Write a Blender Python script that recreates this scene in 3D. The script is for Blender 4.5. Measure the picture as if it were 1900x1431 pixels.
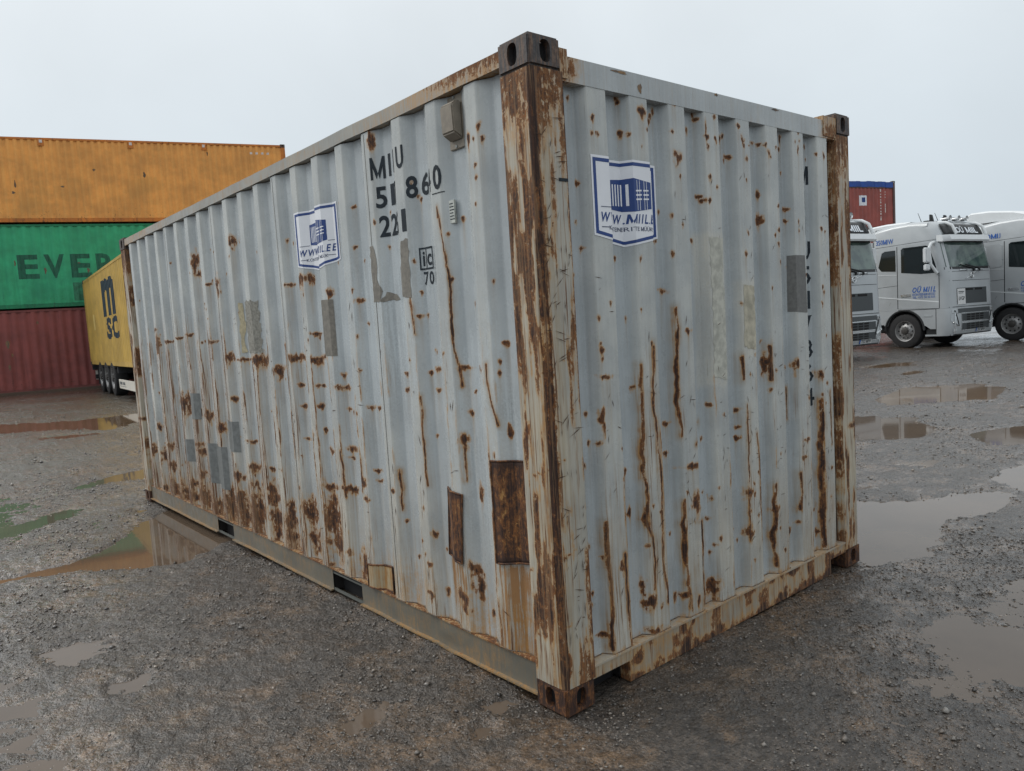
import bpy, bmesh, math, random
import numpy as np
from mathutils import Vector, Matrix

for o in list(bpy.data.objects):
    bpy.data.objects.remove(o, do_unlink=True)
SC = bpy.context.scene
COL = SC.collection
R = math.radians

# ---------------------------------------------------------------- camera
CP = Vector((2.054, -1.890, 1.5515))
AZ, EL, RO = 2.445904, -0.0846568, -0.0628382
fw = Vector((math.cos(EL)*math.cos(AZ), math.cos(EL)*math.sin(AZ), math.sin(EL)))
rt = fw.cross(Vector((0, 0, 1))).normalized()
up = rt.cross(fw)
r2 = rt*math.cos(RO) + up*math.sin(RO)
u2 = up*math.cos(RO) - rt*math.sin(RO)
cam_d = bpy.data.cameras.new('camera')
cam = bpy.data.objects.new('camera', cam_d)
COL.objects.link(cam)
cam.matrix_world = Matrix(((r2.x, u2.x, -fw.x, CP.x), (r2.y, u2.y, -fw.y, CP.y), (r2.z, u2.z, -fw.z, CP.z), (0, 0, 0, 1)))
cam_d.sensor_width = 36
cam_d.lens = 1390.34/1900*36
cam_d.clip_start = 0.05
cam_d.clip_end = 2000
SC.camera = cam

# ---------------------------------------------------------------- sky, sun, exposure (overcast)
SUN_EL, SUN_AZ = R(42), R(212)      # soft light from the open side of the yard
w = bpy.data.worlds.new('World')
SC.world = w
w.use_nodes = True
wn, wl = w.node_tree.nodes, w.node_tree.links
wn.clear()
w_out = wn.new('ShaderNodeOutputWorld')
w_bg = wn.new('ShaderNodeBackground')
sky = wn.new('ShaderNodeTexSky')
sky.sky_type = 'NISHITA'
sky.sun_disc = False
sky.sun_elevation = SUN_EL
sky.sun_rotation = math.pi/2 - SUN_AZ
sky.air_density = 1.0
sky.dust_density = 6.0
w_tc = wn.new('ShaderNodeTexCoord')
w_sep = wn.new('ShaderNodeSeparateXYZ')
w_ramp = wn.new('ShaderNodeValToRGB')
w_ramp.color_ramp.elements[0].position = 0.0
w_ramp.color_ramp.elements[0].color = (5.9, 6.7, 7.35, 1)
w_ramp.color_ramp.elements[1].position = 1.0
w_ramp.color_ramp.elements[1].color = (13.5, 13.7, 13.8, 1)
e = w_ramp.color_ramp.elements.new(0.22)
e.color = (6.85, 7.55, 8.05, 1)
e = w_ramp.color_ramp.elements.new(0.5)
e.color = (8.5, 9.0, 9.3, 1)
w_n = wn.new('ShaderNodeTexNoise')
w_n.inputs['Scale'].default_value = 2.4
w_n.inputs['Detail'].default_value = 5
w_n.inputs['Distortion'].default_value = .4
w_nm = wn.new('ShaderNodeMapRange')
w_nm.inputs['From Min'].default_value = 0.3
w_nm.inputs['From Max'].default_value = 0.7
w_nm.inputs['To Min'].default_value = 0.93
w_nm.inputs['To Max'].default_value = 1.06
w_mul = wn.new('ShaderNodeMix'); w_mul.data_type = 'RGBA'; w_mul.blend_type = 'MULTIPLY'
w_mul.inputs[0].default_value = 1.0
w_mix = wn.new('ShaderNodeMix'); w_mix.data_type = 'RGBA'
w_mix.inputs[0].default_value = 0.93      # cloud cover over the clear sky
wl.new(w_tc.outputs['Generated'], w_sep.inputs[0])
wl.new(w_sep.outputs['Z'], w_ramp.inputs[0])
wl.new(w_tc.outputs['Generated'], w_n.inputs['Vector'])
wl.new(w_n.outputs['Fac'], w_nm.inputs['Value'])
wl.new(w_ramp.outputs[0], w_mul.inputs[6])
wl.new(w_nm.outputs[0], w_mul.inputs[7])
wl.new(sky.outputs[0], w_mix.inputs[6])
wl.new(w_mul.outputs[2], w_mix.inputs[7])
wl.new(w_mix.outputs[2], w_bg.inputs[0])
w_bg.inputs[1].default_value = 0.105
wl.new(w_bg.outputs[0], w_out.inputs[0])

sun_d = bpy.data.lights.new('sun', 'SUN')
sun_d.energy = 1.5
sun_d.angle = R(30)
sun_d.color = (1.0, 0.97, 0.93)
sun = bpy.data.objects.new('sun', sun_d)
COL.objects.link(sun)
sdir = Vector((math.cos(SUN_EL)*math.cos(SUN_AZ), math.cos(SUN_EL)*math.sin(SUN_AZ), math.sin(SUN_EL)))
sun.rotation_euler = sdir.to_track_quat('Z', 'Y').to_euler()

vs = SC.view_settings
vs.view_transform = 'Standard'
vs.look = 'None'
vs.exposure = 0.0
vs.gamma = 1.0
vs.use_curve_mapping = False

# ---------------------------------------------------------------- noise helpers
def _hash(ix, iy, seed):
    h = (ix.astype(np.int64)*374761393 + iy.astype(np.int64)*668265263 + seed*974711) & 0x7fffffff
    h = ((h ^ (h >> 13))*1274126177) & 0x7fffffff
    return ((h ^ (h >> 16)) & 0xffff)/65535.0

def vnoise(x, y, seed=0):
    x = np.asarray(x, float); y = np.asarray(y, float)
    ix = np.floor(x); iy = np.floor(y)
    fx = x-ix; fy = y-iy
    fx = fx*fx*(3-2*fx); fy = fy*fy*(3-2*fy)
    a = _hash(ix, iy, seed); b = _hash(ix+1, iy, seed)
    c = _hash(ix, iy+1, seed); d = _hash(ix+1, iy+1, seed)
    return (a*(1-fx)+b*fx)*(1-fy)+(c*(1-fx)+d*fx)*fy

def fbm(x, y, seed=0, octv=4, gain=.5):
    s = 0; a = 1; t = 0
    for i in range(octv):
        s = s+a*vnoise(x*2**i+17.3*i, y*2**i-9.1*i, seed+i)
        t += a; a *= gain
    return s/t

def sstep(a, b, x):
    t = np.clip((x-a)/(b-a), 0, 1)
    return t*t*(3-2*t)

# ---------------------------------------------------------------- mesh helpers
def tag(o, label=None, cat=None, group=None, kind=None):
    if label: o['label'] = label
    if cat: o['category'] = cat
    if group: o['group'] = group
    if kind: o['kind'] = kind
    return o

def empty(name, loc=(0, 0, 0), rz=0, parent=None):
    o = bpy.data.objects.new(name, None)
    COL.objects.link(o)
    o.location = loc
    o.rotation_euler = (0, 0, rz)
    o.empty_display_size = .2
    if parent: o.parent = parent
    return o

def link(name, me, mat=None, parent=None):
    o = bpy.data.objects.new(name, me)
    COL.objects.link(o)
    if mat: me.materials.append(mat)
    if parent: o.parent = parent
    return o

def np_mesh(name, V, F, attrs=None, smooth=False):
    """V (n,3) array, F (m,4) or (m,3) int array"""
    V = np.asarray(V, np.float32); F = np.asarray(F, np.int32)
    me = bpy.data.meshes.new(name)
    k = F.shape[1]
    me.vertices.add(len(V)); me.vertices.foreach_set('co', V.ravel())
    me.loops.add(F.size); me.loops.foreach_set('vertex_index', F.ravel())
    me.polygons.add(len(F))
    me.polygons.foreach_set('loop_start', np.arange(0, F.size, k, dtype=np.int32))
    if smooth:
        me.polygons.foreach_set('use_smooth', np.ones(len(F), bool))
    me.update(calc_edges=True)
    me.validate()
    if attrs:
        for n, v in attrs.items():
            a = me.attributes.new(n, 'FLOAT', 'POINT')
            a.data.foreach_set('value', np.asarray(v, np.float32).ravel())
    return me

def grid_faces(nu, nv, flip=False):
    i, j = np.meshgrid(np.arange(nu-1), np.arange(nv-1), indexing='ij')
    a = (i*nv+j).ravel(); b = a+nv; c = b+1; d = a+1
    return np.stack([a, d, c, b], 1) if flip else np.stack([a, b, c, d], 1)

class MB:
    def __init__(s): s.v = []; s.f = []
    def add(s, v, f):
        n = len(s.v); s.v += [tuple(p) for p in v]; s.f += [tuple(i+n for i in q) for q in f]; return s
    def box(s, x0, x1, y0, y1, z0, z1):
        v = [(x, y, z) for x in (x0, x1) for y in (y0, y1) for z in (z0, z1)]
        return s.add(v, [(0, 1, 3, 2), (4, 6, 7, 5), (0, 4, 5, 1), (2, 3, 7, 6), (0, 2, 6, 4), (1, 5, 7, 3)])
    def tube(s, pts, r, n=8, cap=True):
        pts = [Vector(p) for p in pts]; rings = []
        for i, p in enumerate(pts):
            t = (pts[min(i+1, len(pts)-1)]-pts[max(i-1, 0)]).normalized()
            a = t.orthogonal().normalized() if i == 0 else (a-t*a.dot(t)).normalized()
            b = t.cross(a); rr = r[i] if isinstance(r, (list, tuple)) else r
            rings.append([p+(a*math.cos(2*math.pi*k/n)+b*math.sin(2*math.pi*k/n))*rr for k in range(n)])
        v = [q for g in rings for q in g]; f = []
        for i in range(len(pts)-1):
            for k in range(n):
                f.append((i*n+k, i*n+(k+1) % n, (i+1)*n+(k+1) % n, (i+1)*n+k))
        if cap: f += [tuple(range(n))[::-1], tuple((len(pts)-1)*n+k for k in range(n))]
        return s.add(v, f)
    def lathe(s, prof, c, axis='y', n=28):
        v = []; f = []; m = len(prof)
        for k in range(n):
            a = 2*math.pi*k/n
            for r, h in prof:
                d = (r*math.cos(a), r*math.sin(a))
                v.append((c[0]+d[0], c[1]+h, c[2]+d[1]) if axis == 'y' else (c[0]+d[0], c[1]+d[1], c[2]+h) if axis == 'z' else (c[0]+h, c[1]+d[0], c[2]+d[1]))
        for k in range(n):
            for j in range(m-1):
                f.append((k*m+j, k*m+j+1, ((k+1) % n)*m+j+1, ((k+1) % n)*m+j))
        return s.add(v, f)
    def prism(s, poly, axis, a, b):
        """poly of 2-D points, extruded along axis from a to b"""
        def m(p, h):
            return (h, p[0], p[1]) if axis == 'x' else (p[0], h, p[1]) if axis == 'y' else (p[0], p[1], h)
        n = len(poly)
        v = [m(p, a) for p in poly]+[m(p, b) for p in poly]
        f = [tuple(range(n)), tuple(range(n, 2*n))[::-1]]+[(i, n+i, n+(i+1) % n, (i+1) % n) for i in range(n)]
        return s.add(v, f)
    def build(s, name, mat, parent=None, smooth=False, bevel=0, seg=2):
        me = bpy.data.meshes.new(name)
        me.from_pydata(s.v, [], s.f); me.validate()
        bm = bmesh.new(); bm.from_mesh(me)
        bmesh.ops.recalc_face_normals(bm, faces=bm.faces)
        if bevel:
            bmesh.ops.remove_doubles(bm, verts=bm.verts, dist=1e-5)
            bmesh.ops.bevel(bm, geom=[e for e in bm.edges if e.is_manifold and e.calc_face_angle(0) > .5], offset=bevel, segments=seg, affect='EDGES', clamp_overlap=True)
        bm.to_mesh(me); bm.free()
        if smooth:
            me.polygons.foreach_set('use_smooth', np.ones(len(me.polygons), bool))
            try: me.set_sharp_from_angle(angle=R(35))
            except Exception: pass
        return link(name, me, mat, parent)

def box(name, mat, parent, *b, bevel=0, **k):
    return MB().box(*b).build(name, mat, parent, bevel=bevel, **k)

def copy_tree(o, parent=None):
    c = o.copy(); COL.objects.link(c); c.parent = parent
    for ch in list(o.children): copy_tree(ch, c)
    return c

# ---------------------------------------------------------------- lettering
_glyphs = {}
def glyph(txt, bold=0.0, shear=0.0):
    key = (txt, bold, shear)
    if txt == 'M':      # drawn by hand: four strokes
        q = [(0, 0), (.19, 0), (.19, 1), (0, 1), (.81, 0), (1, 0), (1, 1), (.81, 1), (.19, .55), (.41, 0), (.5, .27), (.5, .27), (.59, 0), (.81, .55)]
        return ([(x+shear*(y-.5)*.6, y) for x, y in q], [(0, 1, 2, 3), (4, 5, 6, 7), (2, 8, 9, 10), (7, 11, 12, 13)], .95)
    if 'M' in txt and len(txt) > 1:
        V = []; F = []; x = 0.0
        for ch in txt:
            if ch == ' ': x += .38; continue
            v, f, asp = glyph(ch, bold, shear)
            tall = 1.0 if ch not in '.' else .16
            if ch in 'ÜÖÄ': tall = 1.28
            if ch == '.': asp = 1.0
            wd = asp*tall; n = len(V)
            V += [(x+a*wd, b*tall) for a, b in v]; F += [tuple(i+n for i in g) for g in f]
            x += wd+.13
        x -= .13; top = max(b for a, b in V)
        return ([(a/x, b/top) for a, b in V], F, x/top)
    if key not in _glyphs:
        cu = bpy.data.curves.new('lettering', 'FONT')
        cu.body = txt; cu.resolution_u = 3; cu.offset = bold; cu.shear = shear
        o = bpy.data.objects.new('lettering', cu); COL.objects.link(o)
        dg = bpy.context.evaluated_depsgraph_get(); dg.update()
        me = bpy.data.meshes.new_from_object(o.evaluated_get(dg))
        V = [(v.co.x, v.co.y) for v in me.vertices]; F = [tuple(p.vertices) for p in me.polygons]
        bpy.data.objects.remove(o); bpy.data.curves.remove(cu); bpy.data.meshes.remove(me)
        xs = [v[0] for v in V]; ys = [v[1] for v in V]
        x0, x1, y0, y1 = min(xs), max(xs), min(ys), max(ys)
        _glyphs[key] = ([((x-x0)/(x1-x0), (y-y0)/(y1-y0)) for x, y in V], F, (x1-x0)/(y1-y0))
    return _glyphs[key]

class Flat:
    """flat print in (u, z), later laid on a wall"""
    def __init__(s): s.v = []; s.f = []
    def poly(s, pts):
        n = len(s.v); s.v += list(pts); s.f.append(tuple(range(n, n+len(pts)))); return s
    def rect(s, a, b, c, d): return s.poly([(a, c), (b, c), (b, d), (a, d)])
    def ring(s, outer, inner):
        k = len(outer)
        for i in range(k):
            j = (i+1) % k
            s.poly([outer[i], outer[j], inner[j], inner[i]])
        return s
    def text(s, txt, u0, u1, z0, z1, bold=0.0, shear=0.0, vertical=False):
        V, F, asp = glyph(txt, bold, shear)
        if u1 is None: u1 = u0+(z1-z0)*asp
        n = len(s.v)
        if vertical:      # reads downwards
            s.v += [(u0+(u1-u0)*y, z1-(z1-z0)*x) for x, y in V]
        else:
            s.v += [(u0+(u1-u0)*x, z0+(z1-z0)*y) for x, y in V]
        s.f += [tuple(i+n for i in q) for q in F]
        return s
    def lay(s, name, mat, parent, mapper, cuts=(), thick=None):
        me = bpy.data.meshes.new(name)
        me.from_pydata([(a, b, 0) for a, b in s.v], [], s.f)
        bm = bmesh.new(); bm.from_mesh(me)
        lo = min(a for a, b in s.v); hi = max(a for a, b in s.v)
        for c in cuts:
            if lo < c < hi:
                bmesh.ops.bisect_plane(bm, geom=bm.verts[:]+bm.edges[:]+bm.faces[:], plane_co=(c, 0, 0), plane_no=(1, 0, 0), dist=1e-5)
        for v in bm.verts: v.co = mapper(v.co.x, v.co.y)
        bm.normal_update()
        bm.to_mesh(me); bm.free()
        return link(name, me, mat, parent)

# ---------------------------------------------------------------- materials
def srgb(r, g, b):
    f = lambda c: (c/255/12.92) if c/255 <= .04045 else ((c/255+.055)/1.055)**2.4
    return (f(r), f(g), f(b), 1)

class NT:
    def __init__(s, name):
        s.m = bpy.data.materials.new(name); s.m.use_nodes = True
        s.n = s.m.node_tree.nodes; s.l = s.m.node_tree.links
        s.p = s.n['Principled BSDF']
        s.tc = s.n.new('ShaderNodeTexCoord')
    def put(s, node, sock, v):
        if isinstance(v, bpy.types.NodeSocket): s.l.new(v, node.inputs[sock])
        elif v is not None: node.inputs[sock].default_value = v
    def attr(s, name):
        n = s.n.new('ShaderNodeAttribute'); n.attribute_name = name; return n.outputs['Fac']
    def noise(s, scale, detail=4, rough=.55, vec=None, stretch=None, out='Fac', dist=0.0):
        n = s.n.new('ShaderNodeTexNoise')
        n.inputs['Scale'].default_value = scale; n.inputs['Detail'].default_value = detail; n.inputs['Roughness'].default_value = rough
        n.inputs['Distortion'].default_value = dist
        v = vec or s.tc.outputs['Object']
        if stretch:
            mp = s.n.new('ShaderNodeMapping'); mp.inputs['Scale'].default_value = stretch; s.l.new(v, mp.inputs[0]); v = mp.outputs[0]
        s.l.new(v, n.inputs['Vector'])
        return n.outputs[out]
    def voronoi(s, scale, feature='F1', out='Distance', vec=None, rnd=1.0):
        n = s.n.new('ShaderNodeTexVoronoi'); n.feature = feature
        n.inputs['Scale'].default_value = scale; n.inputs['Randomness'].default_value = rnd
        s.l.new(vec or s.tc.outputs['Object'], n.inputs['Vector'])
        return n.outputs[out]
    def math(s, op, a, b=None, c=None, clamp=False):
        n = s.n.new('ShaderNodeMath'); n.operation = op; n.use_clamp = clamp
        s.put(n, 0, a); s.put(n, 1, b); s.put(n, 2, c)
        return n.outputs[0]
    def rng(s, v, a, b, c=0., d=1., smooth=True):
        n = s.n.new('ShaderNodeMapRange'); n.interpolation_type = 'SMOOTHSTEP' if smooth else 'LINEAR'
        s.put(n, 'Value', v); n.inputs['From Min'].default_value = a; n.inputs['From Max'].default_value = b
        n.inputs['To Min'].default_value = c; n.inputs['To Max'].default_value = d
        return n.outputs[0]
    def mix(s, f, a, b, blend='MIX'):
        n = s.n.new('ShaderNodeMix'); n.data_type = 'RGBA'; n.blend_type = blend; n.clamp_factor = True
        s.put(n, 0, f); s.put(n, 6, a); s.put(n, 7, b)
        return n.outputs[2]
    def bump(s, h, strength=.3, dist=.01, normal=None):
        n = s.n.new('ShaderNodeBump'); n.inputs['Strength'].default_value = strength; n.inputs['Distance'].default_value = dist
        s.put(n, 'Height', h); s.put(n, 'Normal', normal); return n.outputs[0]
    def done(s, base=None, rough=None, normal=None, metallic=None, spec=None, alpha=None):
        s.put(s.p, 'Base Color', base); s.put(s.p, 'Roughness', rough); s.put(s.p, 'Normal', normal); s.put(s.p, 'Metallic', metallic)
        s.put(s.p, 'Specular IOR Level', spec)
        return s.m

def plain(name, col, rough=.6, metallic=0., var=.12, scale=9., spec=.4, bump=0.0):
    t = NT(name)
    n = t.noise(scale, 5, .6)
    f = t.rng(n, .3, .7, 1-var, 1+var)
    c = t.mix(1.0, col, f, 'MULTIPLY')
    nm = t.bump(t.noise(scale*12, 3), bump, .004) if bump else None
    return t.done(c, t.rng(n, .3, .7, rough-.07, rough+.07), nm, metallic, spec)

def weathered(name, paint, cream, rust_bias=0.0, stain_bias=0.0, rough=.40, scratch=.7):
    """old paint; the mesh attributes rust / stain / warm / chalk say where it has worn"""
    t = NT(name)
    rust, stain, warm, chalk, scr = (t.attr(k) for k in ('rust', 'stain', 'warm', 'chalk', 'scr'))
    n1 = t.noise(15, 7, .66)
    n2 = t.noise(1, 6, .62, stretch=(70, 70, 3.2))
    n3 = t.noise(110, 4, .65)
    n4 = t.noise(1, 4, .6, stretch=(190, 190, 7))
    n5 = t.noise(3.2, 4, .6)
    n7 = t.noise(1, 5, .6, stretch=(105, 105, 3.4), dist=.35)
    n6 = t.noise(42, 6, .72, stretch=(1, 1, .55), dist=.6)
    # paint
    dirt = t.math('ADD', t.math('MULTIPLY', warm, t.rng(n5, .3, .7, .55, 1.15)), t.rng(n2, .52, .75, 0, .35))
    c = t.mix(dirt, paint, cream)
    c = t.mix(1.0, c, t.rng(n1, .3, .7, .975, 1.025), 'MULTIPLY')
    c = t.mix(1.0, c, t.rng(n5, .3, .7, .88, 1.09), 'MULTIPLY')
    c = t.mix(1.0, c, t.rng(n2, .3, .7, 1.05, .93), 'MULTIPLY')
    ch = t.math('MULTIPLY', chalk, t.rng(t.math('ADD', n2, t.math('MULTIPLY', n3, .5)), .66, .86))
    c = t.mix(t.math('MULTIPLY', ch, .75), c, (.47, .52, .54, 1))
    # run-off stains
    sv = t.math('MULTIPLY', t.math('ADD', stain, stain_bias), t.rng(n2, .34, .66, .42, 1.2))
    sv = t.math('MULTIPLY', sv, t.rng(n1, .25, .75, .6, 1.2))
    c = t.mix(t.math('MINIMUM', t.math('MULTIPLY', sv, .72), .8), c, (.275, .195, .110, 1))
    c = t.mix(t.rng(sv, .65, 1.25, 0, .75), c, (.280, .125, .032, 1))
    # rust
    k = t.math('ADD', rust, rust_bias)
    v = t.math('MULTIPLY', k, t.rng(n6, .27, .73, .40, 1.55, False))
    act = t.math('MINIMUM', t.math('MULTIPLY', k, 2.2), 1.0)
    w_ = t.math('ADD', t.math('MULTIPLY', t.math('SUBTRACT', n2, .5), .62), t.math('MULTIPLY', t.math('SUBTRACT', n3, .5), .45))
    w_ = t.math('ADD', w_, t.math('MULTIPLY', t.math('SUBTRACT', n1, .5), .45))
    v = t.math('ADD', v, t.math('MULTIPLY', w_, t.math('ADD', t.math('MULTIPLY', act, .8), .2)))
    halo = t.math('MULTIPLY', t.rng(v, .10, .46, 0, .72), t.rng(n2, .3, .65, .55, 1.1))
    c = t.mix(halo, c, (.40, .215, .065, 1))
    m = t.rng(v, .43, .56)
    rc = t.mix(t.rng(t.math('ADD', n3, t.math('MULTIPLY', n4, .6)), .56, 1.0), (.042, .019, .011, 1), (.225, .088, .024, 1))
    rc = t.mix(t.math('MULTIPLY', t.rng(n6, .52, .68), .65), rc, (.315, .130, .034, 1))
    rc = t.mix(t.rng(v, .62, .95), rc, t.mix(t.rng(n4, .35, .65), (.014, .008, .007, 1), (.060, .025, .014, 1)))
    c = t.mix(m, c, rc)
    # thin vertical rust lines where the film has cracked
    ln = t.math('ADD', n7, t.math('MULTIPLY', scr, .22))
    c = t.mix(t.math('MULTIPLY', t.rng(ln, .58, .72, 0, .6), t.math('MINIMUM', t.math('MULTIPLY', scr, 3.), 1.)), c, (.27, .165, .085, 1))
    c = t.mix(t.math('MULTIPLY', t.rng(ln, .68, .74), t.math('MINIMUM', t.math('MULTIPLY', scr, 3.), 1.)), c, t.mix(n3, (.055, .026, .016, 1), (.190, .085, .032, 1)))
    # fine scratches in the film
    sc = t.math('MULTIPLY', t.rng(n4, .63, .72), t.math('MULTIPLY', warm, scratch))
    c = t.mix(sc, c, (.075, .050, .034, 1))
    ro = t.mix(m, t.rng(n1, .3, .7, rough-.1, rough+.12), (.85, .85, .85, 1))
    h = t.math('ADD', t.math('MULTIPLY', m, t.math('ADD', n3, .2)), t.math('MULTIPLY', n1, .05))
    nm = t.bump(h, .4, .004)
    return t.done(c, ro, nm, 0.0, .5)

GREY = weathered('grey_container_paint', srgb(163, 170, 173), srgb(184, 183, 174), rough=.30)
RAILM = weathered('rail_paint', srgb(140, 144, 142), srgb(161, 153, 137))
POSTM = weathered('post_paint', srgb(164, 165, 160), srgb(178, 170, 150), scratch=1.0)
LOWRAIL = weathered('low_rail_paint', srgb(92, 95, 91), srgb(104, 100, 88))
CASTM = weathered('casting_rust', srgb(66, 63, 62), srgb(74, 66, 60), rust_bias=.26, stain_bias=.0, rough=.6)
CASTB = weathered('foot_casting_rust', srgb(82, 66, 56), srgb(86, 68, 54), rust_bias=.86, stain_bias=.1, rough=.75)
t = NT('top_casting_steel')
_a, _b = t.noise(1, 6, .65, stretch=(80, 80, 9)), t.noise(60, 5, .7)
c = t.mix(t.rng(_a, .44, .62, 0, .8), (.050, .047, .048, 1), (.130, .075, .046, 1))
c = t.mix(t.rng(_a, .62, .74, 0, .7), c, (.26, .20, .14, 1))
c = t.mix(1.0, c, t.rng(_b, .3, .7, .6, 1.4), 'MULTIPLY')
CASTT = t.done(c, .6, t.bump(_b, .4, .004), 0, .4)
SHADE_STEEL = plain('shade_black_steel', (.016, .014, .013, 1), .85, var=.3, scale=14)  # near-black: shade of pockets, notches and underside put into the colour
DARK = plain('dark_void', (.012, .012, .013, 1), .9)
INK = plain('black_marking_ink', (.022, .030, .038, 1), .75, var=.3, scale=30, spec=.2)
STICK_W = plain('sticker_white', (.74, .76, .80, 1), .42, var=.03)
STICK_B = plain('sticker_blue', srgb(32, 62, 122), .45, var=.08)
STICK_G = plain('sticker_grey_blue', srgb(70, 80, 105), .5, var=.05)

# ================================================================ THE YARD: ground, puddles, gravel
PUDDLES = [
 ('big_left', [(-4.22,-1.6),(-4.19,-1.22),(-4.23,-.95),(-4.51,-.67),(-5.06,-.3),(-5.33,-.05),(-5.48,.35),(-3.9,.35),(-3.77,0),(-3.61,-.21),(-3.5,-.43),(-3.62,-.69),(-3.89,-.97),(-4.04,-1.24),(-4.0,-1.61)], 0),
 ('l', [(-7.52,-.5),(-8.0,.05),(-8.2,.5),(-8.2,.9),(-7.29,.8),(-7.29,.48),(-7.53,.04),(-7.38,-.34)], 0),
 ('l', [(-17.0,-.66),(-15.5,.85),(-15.3,2.15),(-14.9,2.45),(-13.6,2.1),(-12.5,1.02),(-13.75,.38),(-14.65,-.83)], 0),
 ('l', [(-12.55,-.2),(-12.6,.36),(-12.1,.83),(-11.95,.34)], 0),
 ('l', [(-5.91,-1.47),(-6.11,-.97),(-6.35,-.67),(-6.21,-.57),(-5.82,-.76),(-5.61,-1.04),(-5.57,-1.5)], 1),
 ('n', [(-2.46,-1.45),(-2.52,-1.29),(-2.41,-1.1),(-2.26,-1.1),(-2.16,-1.31),(-2.32,-1.43)], 1),
 ('n', [(-1.78,-1.25),(-1.8,-1.1),(-1.75,-1.01),(-1.63,-1.08),(-1.58,-1.21),(-1.67,-1.25)], 1),
 ('n', [(-1.8,-1.64),(-1.84,-1.51),(-1.71,-1.55)], 1),
 ('n', [(-.62,-.63),(-.69,-.44),(-.64,-.41),(-.53,-.56),(-.55,-.65)], 2),
 ('n', [(-.25,-.28),(-.2,-.2),(-.1,-.25),(-.16,-.33)], 2),
 ('n', [(-.33,-.18),(-.3,-.07),(-.24,-.05),(-.2,-.17)], 2),
 ('n', [(-.19,-.57),(-.16,-.44),(-.12,-.55)], 2),
 ('r', [(-.25,2.12),(-.5,2.76),(-.78,3.79),(-.31,4.02),(.02,4.71),(.22,4.59),(.21,4.09),(.06,3.63),(.21,3.04),(.16,2.47),(.06,2.2)], 0),
 ('r', [(-2.89,8.07),(-1.96,8.2),(-1.43,7.46),(-1.3,6.8),(-1.57,6.49),(-2.02,6.29)], 0),
 ('r', [(-3.28,9.75),(-3.5,11.63),(-2.69,12.47),(-2.05,12.08),(-1.73,10.41),(-2.26,9.89),(-2.72,9.18)], 0),
 ('r', [(-1.02,7.15),(-1.0,7.67),(-.52,8.45),(-.15,6.93),(-.66,6.61)], 0),
 ('r', [(-.19,5.12),(-.19,5.65),(.03,6.22),(.43,4.64),(-.06,4.96)], 0),
 ('r', [(.63,1.84),(.71,2.0),(.98,1.94),(1.13,1.97),(1.27,1.39),(1.13,1.4),(.97,1.47),(.81,1.53)], 1),
 ('r', [(-6.09,15.47),(-6.0,16.53),(-5.51,16.85),(-4.98,15.97),(-5.72,15.08)], 0),
 ('r', [(-4.74,14.14),(-4.63,14.65),(-4.15,14.45),(-4.3,13.84)], 0),
 ('r', [(-.96,4.24),(-.78,4.43),(-.67,4.27),(-.85,4.01)], 1),
]
PUDDLE_LABELS = [
 'large brown puddle along the long side of the grey container',
 'narrow puddle beyond the rear corner of the grey container',
 'long far puddle in front of the stacked containers',
 'thin puddle beside the long far puddle before the stacked containers',
 'patchy green puddle at the frame edge beside the large brown puddle',
 'larger pale puddle on the mud in front of the big brown puddle',
 'second pale puddle on the mud nearer than the larger pale one',
 'smallest pale puddle at the lower edge of the mud',
 'tan puddle farthest from the near corner of the grey container',
 'round tan puddle in front of the near corner casting',
 'tan puddle tucked against the bottom rail by the near corner',
 'tan sliver of puddle at the bottom of the yard',
 'wide bright puddle by the far end corner of the grey container',
 'brown puddle between the container post and the round far puddle',
 'brown oval puddle in the middle of the yard before the trucks',
 'brown puddle cut by the frame edge before the right truck',
 'bright puddle cut by the frame edge beside the wide bright one',
 'shallow pale puddle at the frame edge in the near gravel',
 'farthest puddle right in front of the trucks',
 'small brown puddle just nearer than the farthest truck puddle',
 'small thin puddle between the wide bright and the brown puddle',
]

def ramp(x):
    return .12*sstep(-8.6, -12.0, x)

def poly_sd(px, py, poly):
    """signed distance, negative inside"""
    n = len(poly); d = np.full(px.shape, 1e9); ins = np.zeros(px.shape, bool)
    for i in range(n):
        ax, ay = poly[i]; bx, by = poly[(i+1) % n]
        ex, ey = bx-ax, by-ay
        t = np.clip(((px-ax)*ex+(py-ay)*ey)/(ex*ex+ey*ey), 0, 1)
        d = np.minimum(d, (px-ax-t*ex)**2+(py-ay-t*ey)**2)
        with np.errstate(divide='ignore', invalid='ignore'):
            c = ((ay > py) != (by > py)) & (px < ex*(py-ay)/(ey if ey else 1e-9)+ax)
        ins ^= c
    return np.where(ins, -np.sqrt(d), np.sqrt(d))

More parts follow.
